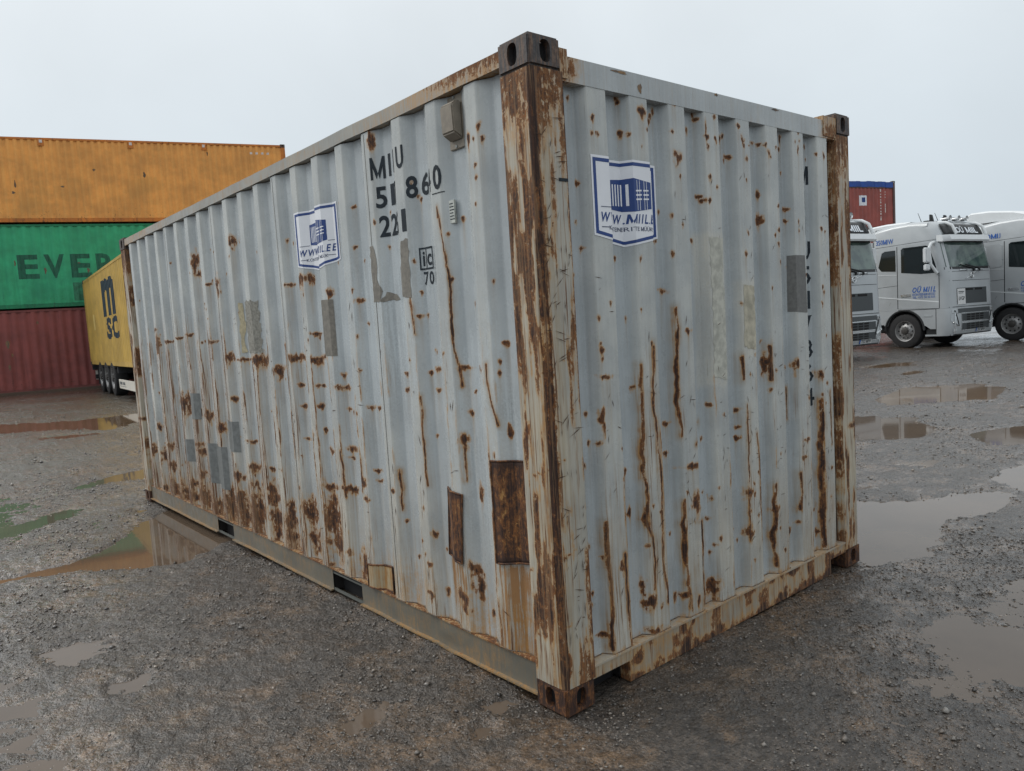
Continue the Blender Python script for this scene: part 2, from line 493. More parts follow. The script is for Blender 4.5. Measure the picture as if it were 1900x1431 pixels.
def ground_z(x, y):
    x = np.asarray(x, float); y = np.asarray(y, float)
    dist = np.hypot(x-2, y+1.9)
    amp = 1+np.clip((dist-5)/14, 0, 1.2)
    z = (fbm(x*.9, y*.9, 3, 3)-.5)*.022*amp
    z = z+(fbm(x*5, y*5, 11, 4)-.5)*.020
    z = z+(fbm(x*22, y*22, 23, 3)-.5)*.012
    z = z+np.maximum(0, fbm(x*60, y*60, 31, 2)-.55)*.016
    base = z+.005
    # shallow wheel ruts
    for (ax, ay, bx, by, wd) in ((-9, -2.9, 3, -1.0, .28), (-9, -4.4, 3, -2.4, .28), (.9, 2.0, 2.2, 14, .3)):
        ex, ey = bx-ax, by-ay; L = math.hypot(ex, ey)
        dd = ((x-ax)*ey-(y-ay)*ex)/L+.12*(fbm(x*.5, y*.5, 41, 2)-.5)
        base = base-.010*np.exp(-(dd/wd)**2)+.006*np.exp(-((np.abs(dd)-wd*1.5)/.12)**2)
    for kind, poly, ty in PUDDLES:
        xs = [q[0] for q in poly]; ys = [q[1] for q in poly]
        m = (x > min(xs)-.6) & (x < max(xs)+.6) & (y > min(ys)-.6) & (y < max(ys)+.6)
        if not m.any(): continue
        px, py = x[m], y[m]
        size = min(max(xs)-min(xs), max(ys)-min(ys))
        wob = min(.12, size*.55)
        sd = poly_sd(px, py, poly)+(fbm(px*6, py*6, 51, 3)-.5)*wob+(fbm(px*24, py*24, 55, 3)-.5)*wob*(.5 if ty == 0 else 1.1)
        edge = min(.12, size*.35)
        depth = (.030, .016, .024)[ty]
        k = sstep(edge*.5, -edge, sd)
        base[m] = base[m]*(1-.75*k)-depth*k
    # gravel banked along the base of the container, and low wet spots
    base = base+.020*np.exp(-((y-.07)/.16)**2)*sstep(-.18, -.5, x)*np.clip(sstep(-3.2, -2.6, x)+sstep(-5.5, -5.75, x), 0, 1)*sstep(-6.2, -6.0, x)*(.4+fbm(x*3, y*3, 57, 2))
    for lx, ly, rx_, ry_, dp in ((-2.1, -1.35, .75, .40, .011), (-.55, -.55, .55, .30, .009), (1.15, 1.35, .55, .75, .010), (-3.4, -2.3, 1.2, .5, .009), (.75, 3.0, .5, .6, .008), (-6.8, -1.6, 1.0, .8, .010), (-1.2, 5.6, .8, .5, .010)):
        base = base-dp*np.exp(-((x-lx)/rx_)**2-((y-ly)/ry_)**2)
    base = base+.016*np.exp(-((x-.55)/.42)**2-((y-.35)/.48)**2)
    # bare footing under the container feet
    for cx, cy in ((-.09, .08), (-.09, 2.36), (-5.97, .08), (-5.97, 2.36)):
        q = np.exp(-(((x-cx)/.2)**2+((y-cy)/.2)**2)**2)
        base = base*(1-q)-.002*q
    return base+ramp(x)

def axis(lo, hi, step, far_lo, far_hi, grow):
    mid = np.arange(lo, hi+step/2, step)
    a = []; s = step; v = lo
    while v > far_lo:
        s *= grow; v -= s; a.append(v)
    b = []; s = step; v = mid[-1]
    while v < far_hi:
        s *= grow; v += s; b.append(v)
    return np.concatenate([a[::-1], mid, b])

gx = axis(-6.0, 2.2, .020, -260, 260, 1.042)
gy = axis(-2.3, 3.2, .020, -260, 260, 1.042)
GX, GY = np.meshgrid(gx, gy, indexing='ij')
GZ = ground_z(GX.ravel(), GY.ravel())

t = NT('wet_gravel_ground')
n_big = t.noise(.55, 4, .6)
n_mid = t.noise(4.5, 6, .65)
n_low = t.noise(14, 5, .7)
n_fine = t.noise(60, 5, .72)
vor = t.voronoi(75)
vor2 = t.voronoi(170)
vor3 = t.voronoi(24)
vcol = t.voronoi(100, out='Color')
mud = t.rng(t.math('ADD', n_mid, t.math('MULTIPLY', n_big, .8)), .80, 1.10)
c = t.mix(mud, (.046, .038, .031, 1), (.096, .062, .036, 1))
c = t.mix(1.0, c, t.rng(n_low, .30, .70, .55, 1.45), 'MULTIPLY')
c = t.mix(1.0, c, t.rng(n_fine, .30, .70, .35, 1.75), 'MULTIPLY')
c = t.mix(t.math('MULTIPLY', t.rng(vcol, .80, .97), .55), c, (.19, .17, .15, 1))
wet = t.rng(t.math('ADD', t.math('ADD', n_mid, t.math('MULTIPLY', n_big, 1.0)), t.math('MULTIPLY', n_low, .25)), .92, 1.26)
ro = t.rng(wet, 0, 1, .60, .30)
ro = t.math('ADD', ro, t.rng(n_fine, .3, .7, -.08, .12))
h = t.math('ADD', t.math('MULTIPLY', t.math('SUBTRACT', 1.0, vor), .6), t.math('MULTIPLY', n_fine, .9))
h = t.math('ADD', h, t.math('MULTIPLY', t.math('SUBTRACT', 1.0, vor2), .35))
h = t.math('MULTIPLY', h, t.rng(mud, 0, 1, 1.0, .55))
h2 = t.math('ADD', t.math('MULTIPLY', n_low, 1.0), t.math('MULTIPLY', t.math('SUBTRACT', 1.0, vor3), .5))
nm = t.bump(h, .8, .012, t.bump(h2, .55, .03))
GROUND = t.done(c, ro, nm, 0, .42)
# a film of rain water over the stones
t.p.inputs['Coat Weight'].default_value = 1.0
t.l.new(t.rng(wet, 0, 1, .30, .07), t.p.inputs['Coat Roughness'])
t.p.inputs['Coat IOR'].default_value = 1.33
t.l.new(t.bump(h, .45, .010, t.bump(h2, .5, .028)), t.p.inputs['Coat Normal'])
o = link('ground', np_mesh('ground', np.stack([GX.ravel(), GY.ravel(), GZ], 1), grid_faces(len(gx), len(gy)), smooth=True), GROUND)
tag(o, kind='structure')

def water(name, col, rough):
    t = NT(name)
    n = t.noise(1.4, 4, .6)
    c = t.mix(t.rng(n, .3, .7), col, tuple(v*.78 for v in col[:3])+(1,))
    nm = t.bump(t.noise(5, 3, .5), .02, .01)
    t.done(c, rough, nm, 0, .5)
    t.p.inputs['IOR'].default_value = 1.36
    return t.m
WATER = [water('muddy_water', (.150, .100, .060, 1), .035), water('shallow_water', (.165, .145, .128, 1), .03), water('tan_mud_water', (.165, .112, .068, 1), .06), water('rain_water', (.120, .090, .066, 1), .04)]

for i, ((kind, poly, ty), lab) in enumerate(zip(PUDDLES, PUDDLE_LABELS)):
    cx = sum(q[0] for q in poly)/len(poly); cy = sum(q[1] for q in poly)/len(poly)
    ext = min(.10, .25*min(max(q[0] for q in poly)-min(q[0] for q in poly), max(q[1] for q in poly)-min(q[1] for q in poly)))
    pts = []
    for q in poly:
        d = math.hypot(q[0]-cx, q[1]-cy)
        pts.append((q[0]+(q[0]-cx)/d*ext, q[1]+(q[1]-cy)/d*ext))
    zl = float(ramp(np.array(cx)))-(.0105, .009, .0075)[ty]
    me = bpy.data.meshes.new('puddle')
    me.from_pydata([(a, b, zl) for a, b in pts], [], [tuple(range(len(pts)))])
    bm = bmesh.new(); bm.from_mesh(me); bmesh.ops.recalc_face_normals(bm, faces=bm.faces)
    for f in bm.faces:
        if f.normal.z < 0: f.normal_flip()
    bmesh.ops.triangulate(bm, faces=bm.faces); bm.to_mesh(me); bm.free()
    tag(link('puddle', me, WATER[ty]), lab, 'puddle', 'puddles in the yard', 'structure')

# rain standing in every low spot of the near yard
me = bpy.data.meshes.new('standing_water')
me.from_pydata([(-8.4, -5, -.0068), (4, -5, -.0068), (4, 9, -.0068), (-8.4, 9, -.0068)], [], [(0, 1, 2, 3)])
tag(link('standing_water', me, WATER[3]), 'thin brown rain water in the low spots of the yard', 'water', kind='structure')
# loose stones
rng = np.random.default_rng(7)
def scatter(n, x0, x1, y0, y1, smin, smax, sig):
    x = rng.uniform(x0, x1, n); y = rng.uniform(y0, y1, n)
    s = np.clip(smin*np.exp(rng.normal(0, sig, n)), smin*.5, smax)
    keep = fbm(x*2.2, y*2.2, 71, 3)+rng.normal(0, .12, n) > .44
    keep &= ~((x < .01) & (x > -6.07) & (y > .03) & (y < 2.44))
    return x[keep], y[keep], s[keep]
parts = [scatter(52000, -3.2, 2.6, -2.5, .05, .0036, .014, .42), scatter(34000, 0, 2.6, 0, 3.4, .0036, .014, .42),
         scatter(420, -3.0, 2.4, -2.4, .0, .011, .024, .3), scatter(260, .02, 2.6, 0, 4, .011, .022, .3),
         scatter(16000, -8.0, -2.8, -3.2, .0, .0055, .02, .45), scatter(14000, -2.5, 2.4, 3.2, 8.5, .0055, .02, .45), scatter(12000, -20, -6.5, -6, 5, .010, .035, .4), scatter(12000, -8, 4, 7, 20, .010, .035, .4)]
sx, sy, ss = (np.concatenate([q[i] for q in parts]) for i in range(3))
sz = ground_z(sx, sy)
ok = sz > ramp(sx)-.016
sx, sy, ss, sz = sx[ok], sy[ok], ss[ok], sz[ok]
N = len(sx)
octa = np.array([(1, 0, 0), (0, 1, 0), (-1, 0, 0), (0, -1, 0), (0, 0, 1), (0, 0, -1)], float)
V = octa[None]*rng.uniform(.6, 1.25, (N, 6, 1))+rng.normal(0, .16, (N, 6, 3))
a = rng.uniform(0, 6.283, N); ca, sa = np.cos(a)[:, None], np.sin(a)[:, None]
V = np.stack([V[..., 0]*ca-V[..., 1]*sa, V[..., 0]*sa+V[..., 1]*ca, V[..., 2]*.62], -1)*ss[:, None, None]
V += np.stack([sx, sy, sz+ss*.22], 1)[:, None]
of = np.array([(0, 1, 4), (1, 2, 4), (2, 3, 4), (3, 0, 4), (1, 0, 5), (2, 1, 5), (3, 2, 5), (0, 3, 5)])
F = (np.arange(N)[:, None, None]*6+of[None]).reshape(-1, 3)
tone = np.repeat(np.clip(rng.beta(1.3, 5, N)+(rng.random(N) > .985)*.45, 0, 1), 6)
hue = np.repeat(rng.random(N), 6)
t = NT('gravel_stone')
c = t.mix(t.attr('tone'), (.045, .042, .040, 1), (.36, .33, .29, 1))
c = t.mix(t.math('MULTIPLY', t.attr('hue'), .45), c, t.mix(1.0, c, (1.25, .95, .70, 1), 'MULTIPLY'))
c = t.mix(1.0, c, t.rng(t.noise(260, 3), .3, .7, .7, 1.3), 'MULTIPLY')
STONE = t.done(c, .40, None, 0, .5)
t.p.inputs['Coat Weight'].default_value = .8
t.p.inputs['Coat Roughness'].default_value = .3
o = link('gravel', np_mesh('gravel', V.reshape(-1, 3), F, {'tone': tone, 'hue': hue}, smooth=False), STONE)
tag(o, 'loose dark wet stones strewn over the yard', 'gravel', kind='stuff')

# wear seen on the two walls: (u, z, half width, half height) spots and (width, points) streaks, in metres on the wall
SIDE_SPOTS=[(-1.967,1.554,0.06,0.012),(-2.263,1.414,0.105,0.019),(-1.973,1.402,0.068,0.027),(-2.549,1.339,0.058,0.03),(-2.244,1.252,0.037,0.013),(-2.239,1.12,0.033,0.015),(-2.23,0.921,0.033,0.011),(-1.97,1.252,0.041,0.012),(-1.983,1.137,0.027,0.019),(-1.971,0.994,0.031,0.014),(-1.934,0.875,0.027,0.022),(-1.686,1.317,0.021,0.017),(-1.681,1.25,0.061,0.015),(-1.659,1.128,0.03,0.012),(-1.665,0.907,0.043,0.015),(-1.677,0.862,0.037,0.009),(-1.407,1.155,0.033,0.019),(-1.35,1.154,0.027,0.007),(-1.398,0.819,0.039,0.011),(-1.387,0.767,0.027,0.013),(-1.206,0.743,0.031,0.013),(-1.046,1.332,0.028,0.009),(-1.056,1.261,0.024,0.013),(-0.87,1.602,0.018,0.008),(-0.785,1.357,0.025,0.012),(-0.84,1.338,0.022,0.01),(-0.794,1.263,0.019,0.012),(-0.558,1.364,0.046,0.009),(-0.465,1.365,0.011,0.007),(-0.546,1.168,0.023,0.013),(-0.515,1.261,0.011,0.007),(-0.591,1.049,0.028,0.026),(-0.314,1.397,0.01,0.006),(-0.317,1.349,0.01,0.015),(-0.279,1.463,0.017,0.006),(-0.29,1.104,0.012,0.024),(-0.879,0.584,0.023,0.024),(-1.063,0.419,0.019,0.011),(-0.922,0.424,0.023,0.013),(-0.928,0.273,0.028,0.027),(-0.829,0.3,0.022,0.016),(-0.661,0.326,0.063,0.038),(-0.647,0.281,0.021,0.026),(-0.572,0.462,0.039,0.037),(-0.559,0.403,0.035,0.061),(-0.49,0.293,0.017,0.018),(-0.522,0.819,0.015,0.038),(-1.456,1.35,0.014,0.008),(-1.488,0.658,0.029,0.015),(-1.139,0.596,0.013,0.011),(-2.81,0.463,0.068,0.056),(-2.246,0.477,0.083,0.085),(-2.233,0.296,0.068,0.068),(-1.956,0.662,0.068,0.022),(-1.953,0.49,0.075,0.145),(-1.916,0.323,0.051,0.097),(-1.702,0.683,0.094,0.021),(-1.53,0.753,0.042,0.03),(-2.552,0.258,0.068,0.036),(-2.804,0.227,0.054,0.056),(-2.54,0.381,0.042,0.036),(-1.999,0.184,0.021,0.017),(-1.753,0.317,0.033,0.019),(-1.633,0.242,0.043,0.093),(-1.995,0.328,0.07,0.02),(-3.958,2.167,0.046,0.074),(-3.896,2.066,0.068,0.033),(-3.685,1.974,0.043,0.009),(-3.127,2.218,0.046,0.036),(-3.462,1.948,0.041,0.07),(-2.279,1.856,0.043,0.012),(-2.093,1.863,0.027,0.029),(-4.858,1.568,0.134,0.013),(-5.133,1.546,0.048,0.089),(-5.163,1.681,0.048,0.013),(-4.245,1.61,0.063,0.012),(-4.527,1.591,0.054,0.01),(-3.74,1.541,0.112,0.015),(-3.125,1.408,0.084,0.014),(-2.849,1.407,0.173,0.042),(-2.547,1.327,0.055,0.035),(-2.266,1.42,0.089,0.023),(-3.399,1.417,0.05,0.036),(-4.572,1.043,0.175,0.087),(-4.27,0.985,0.078,0.042),(-3.971,0.964,0.06,0.04),(-3.698,0.89,0.056,0.039),(-3.42,0.845,0.062,0.011),(-3.38,1.118,0.04,0.022),(-5.661,0.55,0.045,0.05),(-5.361,0.786,0.05,0.036),(-5.337,0.529,0.065,0.06),(-5.083,0.442,0.078,0.047),(-5.087,0.635,0.063,0.035),(-4.604,0.626,0.057,0.022),(-4.281,0.718,0.118,0.017),(-4.225,0.657,0.088,0.032),(-4.246,0.471,0.064,0.03),(-4.518,0.353,0.069,0.045),(-5.081,0.236,0.063,0.048),(-5.376,0.21,0.05,0.025),(-4.795,0.251,0.073,0.058),(-4.518,0.246,0.069,0.045),(-4.231,0.286,0.089,0.086),(-3.937,0.255,0.059,0.062),(-3.651,0.326,0.098,0.119),(-3.408,0.366,0.103,0.077),(-3.387,0.274,0.102,0.097),(-3.107,0.354,0.117,0.148),(-3.116,0.647,0.085,0.033),(-3.42,0.551,0.073,0.038),(-3.118,0.532,0.038,0.026),(-2.822,0.483,0.069,0.105),(-2.799,0.33,0.085,0.088),(-2.812,0.67,0.034,0.014),(-2.545,0.44,0.039,0.067),(-2.555,0.341,0.072,0.068),(-3.117,0.832,0.066,0.014),(-1.416,2.187,0.02,0.006),(-1.175,2.461,0.022,0.038),(-1.43,1.985,0.021,0.01),(-1.431,1.709,0.024,0.008),(-0.871,1.602,0.017,0.008),(-2.054,1.877,0.031,0.038),(-1.989,1.871,0.038,0.032),(-2.278,1.858,0.047,0.01),(-1.737,1.774,0.028,0.027),(-0.407,2.298,0.011,0.029),(-0.342,2.335,0.016,0.016),(-0.326,2.281,0.013,0.019),(-0.368,2.293,0.011,0.006),(-0.369,2.185,0.007,0.009),(-0.38,2.039,0.009,0.007),(-0.825,2.127,0.007,0.009),(-1.094,2.112,0.01,0.009),(-2.269,2.124,0.019,0.011),(-0.599,1.747,0.015,0.014),(-0.603,1.939,0.012,0.007),(-0.52,1.997,0.016,0.006)]
END_SPOTS=[(0.761,1.645,0.022,0.007),(0.514,1.533,0.008,0.007),(0.31,1.419,0.019,0.013),(0.331,1.308,0.042,0.006),(0.303,1.136,0.011,0.052),(0.53,1.244,0.012,0.012),(0.26,1.048,0.013,0.009),(0.229,0.958,0.007,0.006),(0.479,0.71,0.008,0.027),(0.461,0.88,0.006,0.02),(0.748,1.055,0.031,0.007),(0.738,0.92,0.022,0.008),(0.624,1.424,0.009,0.011),(0.877,1.462,0.023,0.012),(0.865,0.849,0.057,0.012),(0.753,0.264,0.014,0.02),(0.792,0.266,0.028,0.015),(0.524,0.374,0.01,0.035),(0.549,0.305,0.03,0.042),(0.555,0.175,0.039,0.014),(0.264,0.246,0.033,0.007),(0.372,0.509,0.02,0.027),(0.763,1.644,0.019,0.007),(0.884,1.461,0.025,0.013),(0.756,1.058,0.027,0.006),(0.736,0.921,0.019,0.006),(1.286,1.056,0.019,0.014),(1.283,0.916,0.019,0.014),(0.893,0.67,0.03,0.052),(0.867,0.849,0.059,0.008),(1.036,0.66,0.013,0.013),(1.023,0.568,0.017,0.007),(1.311,0.64,0.03,0.028),(1.322,0.438,0.025,0.036),(1.563,0.501,0.022,0.044),(1.54,1.265,0.016,0.057),(1.814,1.227,0.017,0.03),(2.067,1.158,0.025,0.031),(2.039,0.264,0.019,0.019),(1.755,0.337,0.023,0.03),(1.63,0.268,0.022,0.012),(1.029,0.222,0.035,0.054),(0.877,0.228,0.017,0.024),(0.791,0.268,0.025,0.016),(0.756,0.263,0.014,0.018),(0.568,0.179,0.038,0.018),(1.067,0.47,0.011,0.016),(1.029,0.402,0.011,0.008),(1.878,0.816,0.036,0.008),(1.858,0.726,0.03,0.008),(0.242,2.404,0.009,0.01),(0.327,2.324,0.014,0.013),(0.32,2.267,0.01,0.006),(0.349,2.265,0.007,0.008),(0.513,2.435,0.006,0.006),(0.522,2.414,0.007,0.01),(0.523,2.294,0.008,0.01),(0.625,2.39,0.03,0.019),(0.75,2.418,0.01,0.014),(0.727,2.368,0.01,0.012),(0.844,2.453,0.021,0.01),(0.982,2.361,0.012,0.015),(1.03,2.442,0.01,0.011),(1.034,2.418,0.008,0.006),(1.068,2.387,0.007,0.031),(1.074,2.335,0.016,0.01),(0.821,2.327,0.015,0.007),(1.086,2.293,0.008,0.012),(1.142,2.329,0.009,0.014),(1.245,2.35,0.01,0.014),(1.265,2.366,0.008,0.013),(1.138,2.428,0.007,0.008),(1.329,2.412,0.016,0.008),(1.364,2.349,0.012,0.028),(1.373,2.322,0.01,0.012),(1.513,2.36,0.019,0.006),(1.546,2.35,0.009,0.01),(1.285,2.266,0.01,0.012),(1.395,2.268,0.011,0.016),(1.594,2.311,0.014,0.015),(1.776,2.404,0.015,0.019),(1.663,2.342,0.008,0.006),(1.764,2.349,0.008,0.006),(1.884,2.449,0.013,0.011),(1.879,2.355,0.01,0.018),(2.029,2.397,0.011,0.013),(2.147,2.351,0.011,0.016),(1.573,2.346,0.006,0.006),(1.392,2.262,0.012,0.014),(1.386,2.165,0.009,0.01),(1.538,2.109,0.007,0.024),(1.539,1.986,0.007,0.041),(1.666,2.055,0.013,0.013),(1.667,1.935,0.025,0.013),(1.654,1.864,0.019,0.012),(1.79,2.045,0.008,0.008),(1.79,1.983,0.01,0.008),(1.357,1.814,0.014,0.014),(1.862,1.988,0.01,0.009),(1.862,1.936,0.008,0.007),(2.102,1.953,0.015,0.013),(2.14,1.936,0.009,0.007),(2.099,1.637,0.011,0.011),(2.112,1.605,0.011,0.013),(2.089,1.543,0.009,0.018),(1.589,1.644,0.012,0.006),(1.672,1.767,0.006,0.015),(2.162,1.769,0.007,0.017),(1.818,1.742,0.02,0.017),(0.265,2.078,0.008,0.008),(0.618,2.244,0.006,0.007),(0.854,2.224,0.03,0.028),(0.871,2.14,0.011,0.008),(1.089,2.153,0.016,0.01),(1.047,2.045,0.014,0.012),(1.078,2.048,0.013,0.012),(0.263,1.821,0.006,0.006),(0.461,1.781,0.006,0.006),(0.728,1.862,0.013,0.006),(0.995,1.865,0.008,0.006),(1.034,2.064,0.006,0.006),(1.072,2.324,0.011,0.019),(1.142,2.329,0.008,0.014)]
SIDE_STREAKS=[(0.015,[(-1.158,0.85),(-1.155,0.743),(-1.156,0.649)]),(0.019,[(-1.754,0.89),(-1.746,0.756),(-1.745,0.636)]),(0.006,[(-0.591,1.072),(-0.594,0.961),(-0.605,0.866)]),(0.007,[(-0.891,1.232),(-0.897,0.982),(-0.889,0.806)]),(0.006,[(-0.609,1.701),(-0.612,1.496),(-0.597,1.38),(-0.586,1.287)]),(0.005,[(-0.93,1.676),(-0.906,1.522)]),(0.005,[(-0.385,1.382),(-0.372,1.251),(-0.336,1.132)]),(0.015,[(-1.517,0.869),(-1.534,0.695)]),(0.006,[(-0.929,1.767),(-0.917,1.651),(-0.901,1.52)]),(0.005,[(-0.655,2.065),(-0.618,1.82),(-0.608,1.67),(-0.609,1.49)])]
END_STREAKS=[(0.012,[(0.551,1.335),(0.543,0.979),(0.543,0.673),(0.587,0.467),(0.568,0.357)]),(0.017,[(0.634,1.41),(0.618,1.191),(0.645,0.88),(0.637,0.554),(0.651,0.276)]),(0.013,[(0.297,0.716),(0.298,0.502),(0.294,0.175)]),(0.014,[(0.39,0.559),(0.39,0.353),(0.403,0.168)]),(0.011,[(0.805,1.568),(0.801,1.313),(0.804,1.127),(0.805,0.997)]),(0.012,[(0.807,0.705),(0.802,0.439),(0.807,0.199)]),(0.012,[(0.803,0.61),(0.799,0.44),(0.81,0.334),(0.821,0.185)]),(0.011,[(0.98,0.564),(0.977,0.387),(0.98,0.166)]),(0.008,[(0.803,0.61),(0.98,0.564)]),(0.012,[(1.33,1.074),(1.322,0.822),(1.321,0.624),(1.314,0.397)]),(0.01,[(1.403,0.923),(1.418,0.749),(1.42,0.372)]),(0.019,[(1.564,1.349),(1.563,1.176)]),(0.016,[(1.565,0.635),(1.56,0.471),(1.563,0.201)]),(0.019,[(2.069,1.017),(2.065,0.635),(2.065,0.182)]),(0.006,[(2.155,1.055),(2.155,0.75)]),(0.015,[(1.819,0.648),(1.819,0.447)]),(0.015,[(1.31,1.311),(1.31,1.201)]),(0.008,[(1.764,1.111),(1.763,0.944)]),(0.006,[(0.98,1.034),(0.911,0.942)])]

# ================================================================ THE GREY CONTAINER
LEN, WID, HGT = 6.058, 2.438, 2.591
SP, SK0 = .281, -.411           # side corrugation pitch and first rib
EP, EK0 = .2535, .298           # end corrugation
def dside(x):
    x = np.asarray(x, float); t = np.mod(x-SK0, SP)
    d = np.where(t < .07, 0, np.where(t < .14, (t-.07)/.07, np.where(t < .211, 1, 1-(t-.211)/.07)))
    return .036*np.where((x > -.271) | (x < -5.82), 1, d)
def dend(y):
    y = np.asarray(y, float); t = np.mod(y-EK0, EP)
    d = np.where(t < .11, 0, np.where(t < .14, (t-.11)/.03, np.where(t < .2235, 1, 1-(t-.2235)/.03)))
    return .045*np.where((y < .268) | (y > 2.2125), 1, d)
SIDE_CUTS = sorted(c for k in range(-1, 21) for c in (SK0-SP*k, SK0-SP*k+.07, SK0-SP*k+.14, SK0-SP*k+.211))
END_CUTS = sorted(c for k in range(-1, 9) for c in (EK0+EP*k, EK0+EP*k+.11, EK0+EP*k+.14, EK0+EP*k+.2235))
SIDE_Y, END_X = .012, -.012
def buckle_s(u, z):
    return (fbm(u*.7, z*.9, 5, 2)-.5)*.012+.003*np.exp(-((u+1.9)/.25)**2-((z-.55)/.2)**2)
def buckle_e(u, z):
    return (fbm(u*.7, z*.9, 15, 2)-.5)*.010
def side_map(off):
    return lambda u, z: (u, float(SIDE_Y+dside(u)+buckle_s(np.array(u), np.array(z)))-off, z)
def end_map(off):
    return lambda u, z: (float(END_X-dend(u)-buckle_e(np.array(u), np.array(z)))+off, u, z)

def paint_wear(u, z, spots, streaks, stain_len):
    rust = np.zeros(u.shape); stain = np.zeros(u.shape)
    for u0, z0, ru, rz in spots:
        m = (np.abs(u-u0) < ru*4+.03) & (z < z0+rz*4+.02) & (z > z0-rz*4-stain_len*2.5)
        if not m.any(): continue
        uu, zz = u[m], z[m]
        ru2, rz2 = max(ru*.76, .0080), max(rz*.80, .0085)
        dz = z0-zz
        wu = uu+(fbm(uu*38, zz*30, 301, 3)-.5)*(ru2*1.9+.008)
        wz = dz+(fbm(uu*38, zz*30, 305, 3)-.5)*(rz2*1.9+.008)
        below = np.clip(wz/(rz2*1.4), 0, 1)
        d = ((wu-u0)/(ru2*(1.08-.50*below)))**2+(wz/(rz2*(1+.45*below)))**2
        rust[m] = np.maximum(rust[m], .95*np.exp(-d*.62))
        L = stain_len*(.4+2.2*min(1, (ru+rz)*8))
        k = np.exp(-((uu-u0)/(ru2*.9))**2)*np.where(dz > 0, np.exp(-np.maximum(dz, 0)/L), np.exp(-(dz/rz2)**2))
        stain[m] = np.maximum(stain[m], .75*k)
    for wd, pts in streaks:
        wd = max(wd*.42, .0042)
        for (ua, za), (ub, zb) in zip(pts[:-1], pts[1:]):
            m = (u > min(ua, ub)-.09) & (u < max(ua, ub)+.09) & (z > min(za, zb)-.06) & (z < max(za, zb)+.06)
            if not m.any(): continue
            uu, zz = u[m], z[m]
            ex, ez = ub-ua, zb-za
            tt = np.clip(((uu-ua)*ex+(zz-za)*ez)/(ex*ex+ez*ez+1e-9), 0, 1)
            wob = (fbm(zz*9, uu*0+ua*9, 61, 4)-.5)*.030
            d = np.hypot(uu-ua-tt*ex+wob, zz-za-tt*ez)
            br = .62+.9*fbm(zz*8, uu*0+ua*31, 63, 3)
            d = d/(.55+.95*fbm(zz*11, uu*0+ua*17, 65, 3))
            rust[m] = np.maximum(rust[m], np.clip(.85*br, 0, 1.3)*np.exp(-(d/wd)**2*.6))
            stain[m] = np.maximum(stain[m], 1.15*np.exp(-(d/(wd*4.2))**2))
    return rust, stain

def wall_axis(cuts, lo, hi, step):
    c = [lo]+[q for q in cuts if lo+.004 < q < hi-.004]+[hi]; out = []
    for a, b in zip(c[:-1], c[1:]):
        n = max(1, int(math.ceil((b-a)/step)))
        out += list(np.linspace(a, b, n, endpoint=False))
    return np.array(out+[hi])

box_root = empty('shipping_container', (0, 0, 0))
tag(box_root, 'weathered grey steel shipping container with rust streaks and rusty corner posts', 'container')

# ---- long side
us = wall_axis(SIDE_CUTS, -5.885, -.165, .0062)
zs = np.arange(.168, 2.516, .009)
U, Z = (q.ravel() for q in np.meshgrid(us, zs, indexing='ij'))
rust, stain = paint_wear(U, Z, SIDE_SPOTS, SIDE_STREAKS, .16)
dd = dside(U)/.036
k_rib = np.floor((SK0-U)/SP+.001)
far = sstep(-1.2, -4.0, U)
# rubbed rib edges: thin broken rust lines, worse towards the far end
for k in range(20):
    for j, e_ in enumerate((SK0-SP*k+.004, SK0-SP*k+.068)):
        m = np.abs(U-e_) < .05
        g = fbm(Z[m]*5.5, Z[m]*0+k*3.7+j*11, 81, 4)
        env = sstep(2.0, 1.2, Z[m])*(.35+.65*sstep(2, 9, k))
        wob = (fbm(Z[m]*9, Z[m]*0+k*1.3+j, 83, 3)-.5)*.03
        a = np.exp(-((U[m]-e_+wob)/.0075)**2)*sstep(.42, .60, g)*env
        rust[m] = np.maximum(rust[m], a*.95)
        stain[m] = np.maximum(stain[m], .6*env*np.exp(-((U[m]-e_)/.03)**2)*sstep(.40, .66, g))
# corroded foot of the wall
foot = sstep(.62, .2, Z)*sstep(.40, .64, fbm(U*7, Z*3.2, 91, 4))
rust = np.maximum(rust, foot*(.30+.42*far*sstep(-5.9, -4.6, U)))
rust = np.maximum(rust, .55*sstep(.2, .17, Z)*fbm(U*14, Z*10, 92, 3))
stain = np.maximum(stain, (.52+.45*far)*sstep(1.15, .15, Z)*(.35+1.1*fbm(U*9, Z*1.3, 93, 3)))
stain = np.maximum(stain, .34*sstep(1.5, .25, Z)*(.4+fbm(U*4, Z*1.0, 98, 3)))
stain = np.maximum(stain, .75*far*sstep(2.1, .9, Z)*sstep(.35, .7, fbm(U*8, Z*1.2, 94, 3)))
# runs below the two welded plates
inB = sstep(-.40, -.375, U)*sstep(-.185, -.21, U)
stain = np.maximum(stain, 1.5*inB*sstep(.58, .52, Z)*sstep(.1, .45, Z+.22))
inA = sstep(-.80, -.77, U)*sstep(-.60, -.63, U)
stain = np.maximum(stain, 1.3*inA*sstep(.53, .45, Z)*sstep(-.1, .4, Z))
# cracked film beside the near rib
cr = np.exp(-((U+.408+(fbm(Z*4, Z*0, 95, 3)-.5)*.03)/.010)**2)*sstep(1.9, 1.2, Z)*sstep(.45, .6, fbm(Z*6, U*0+3, 96, 3))
rust = np.maximum(rust, cr*.6)
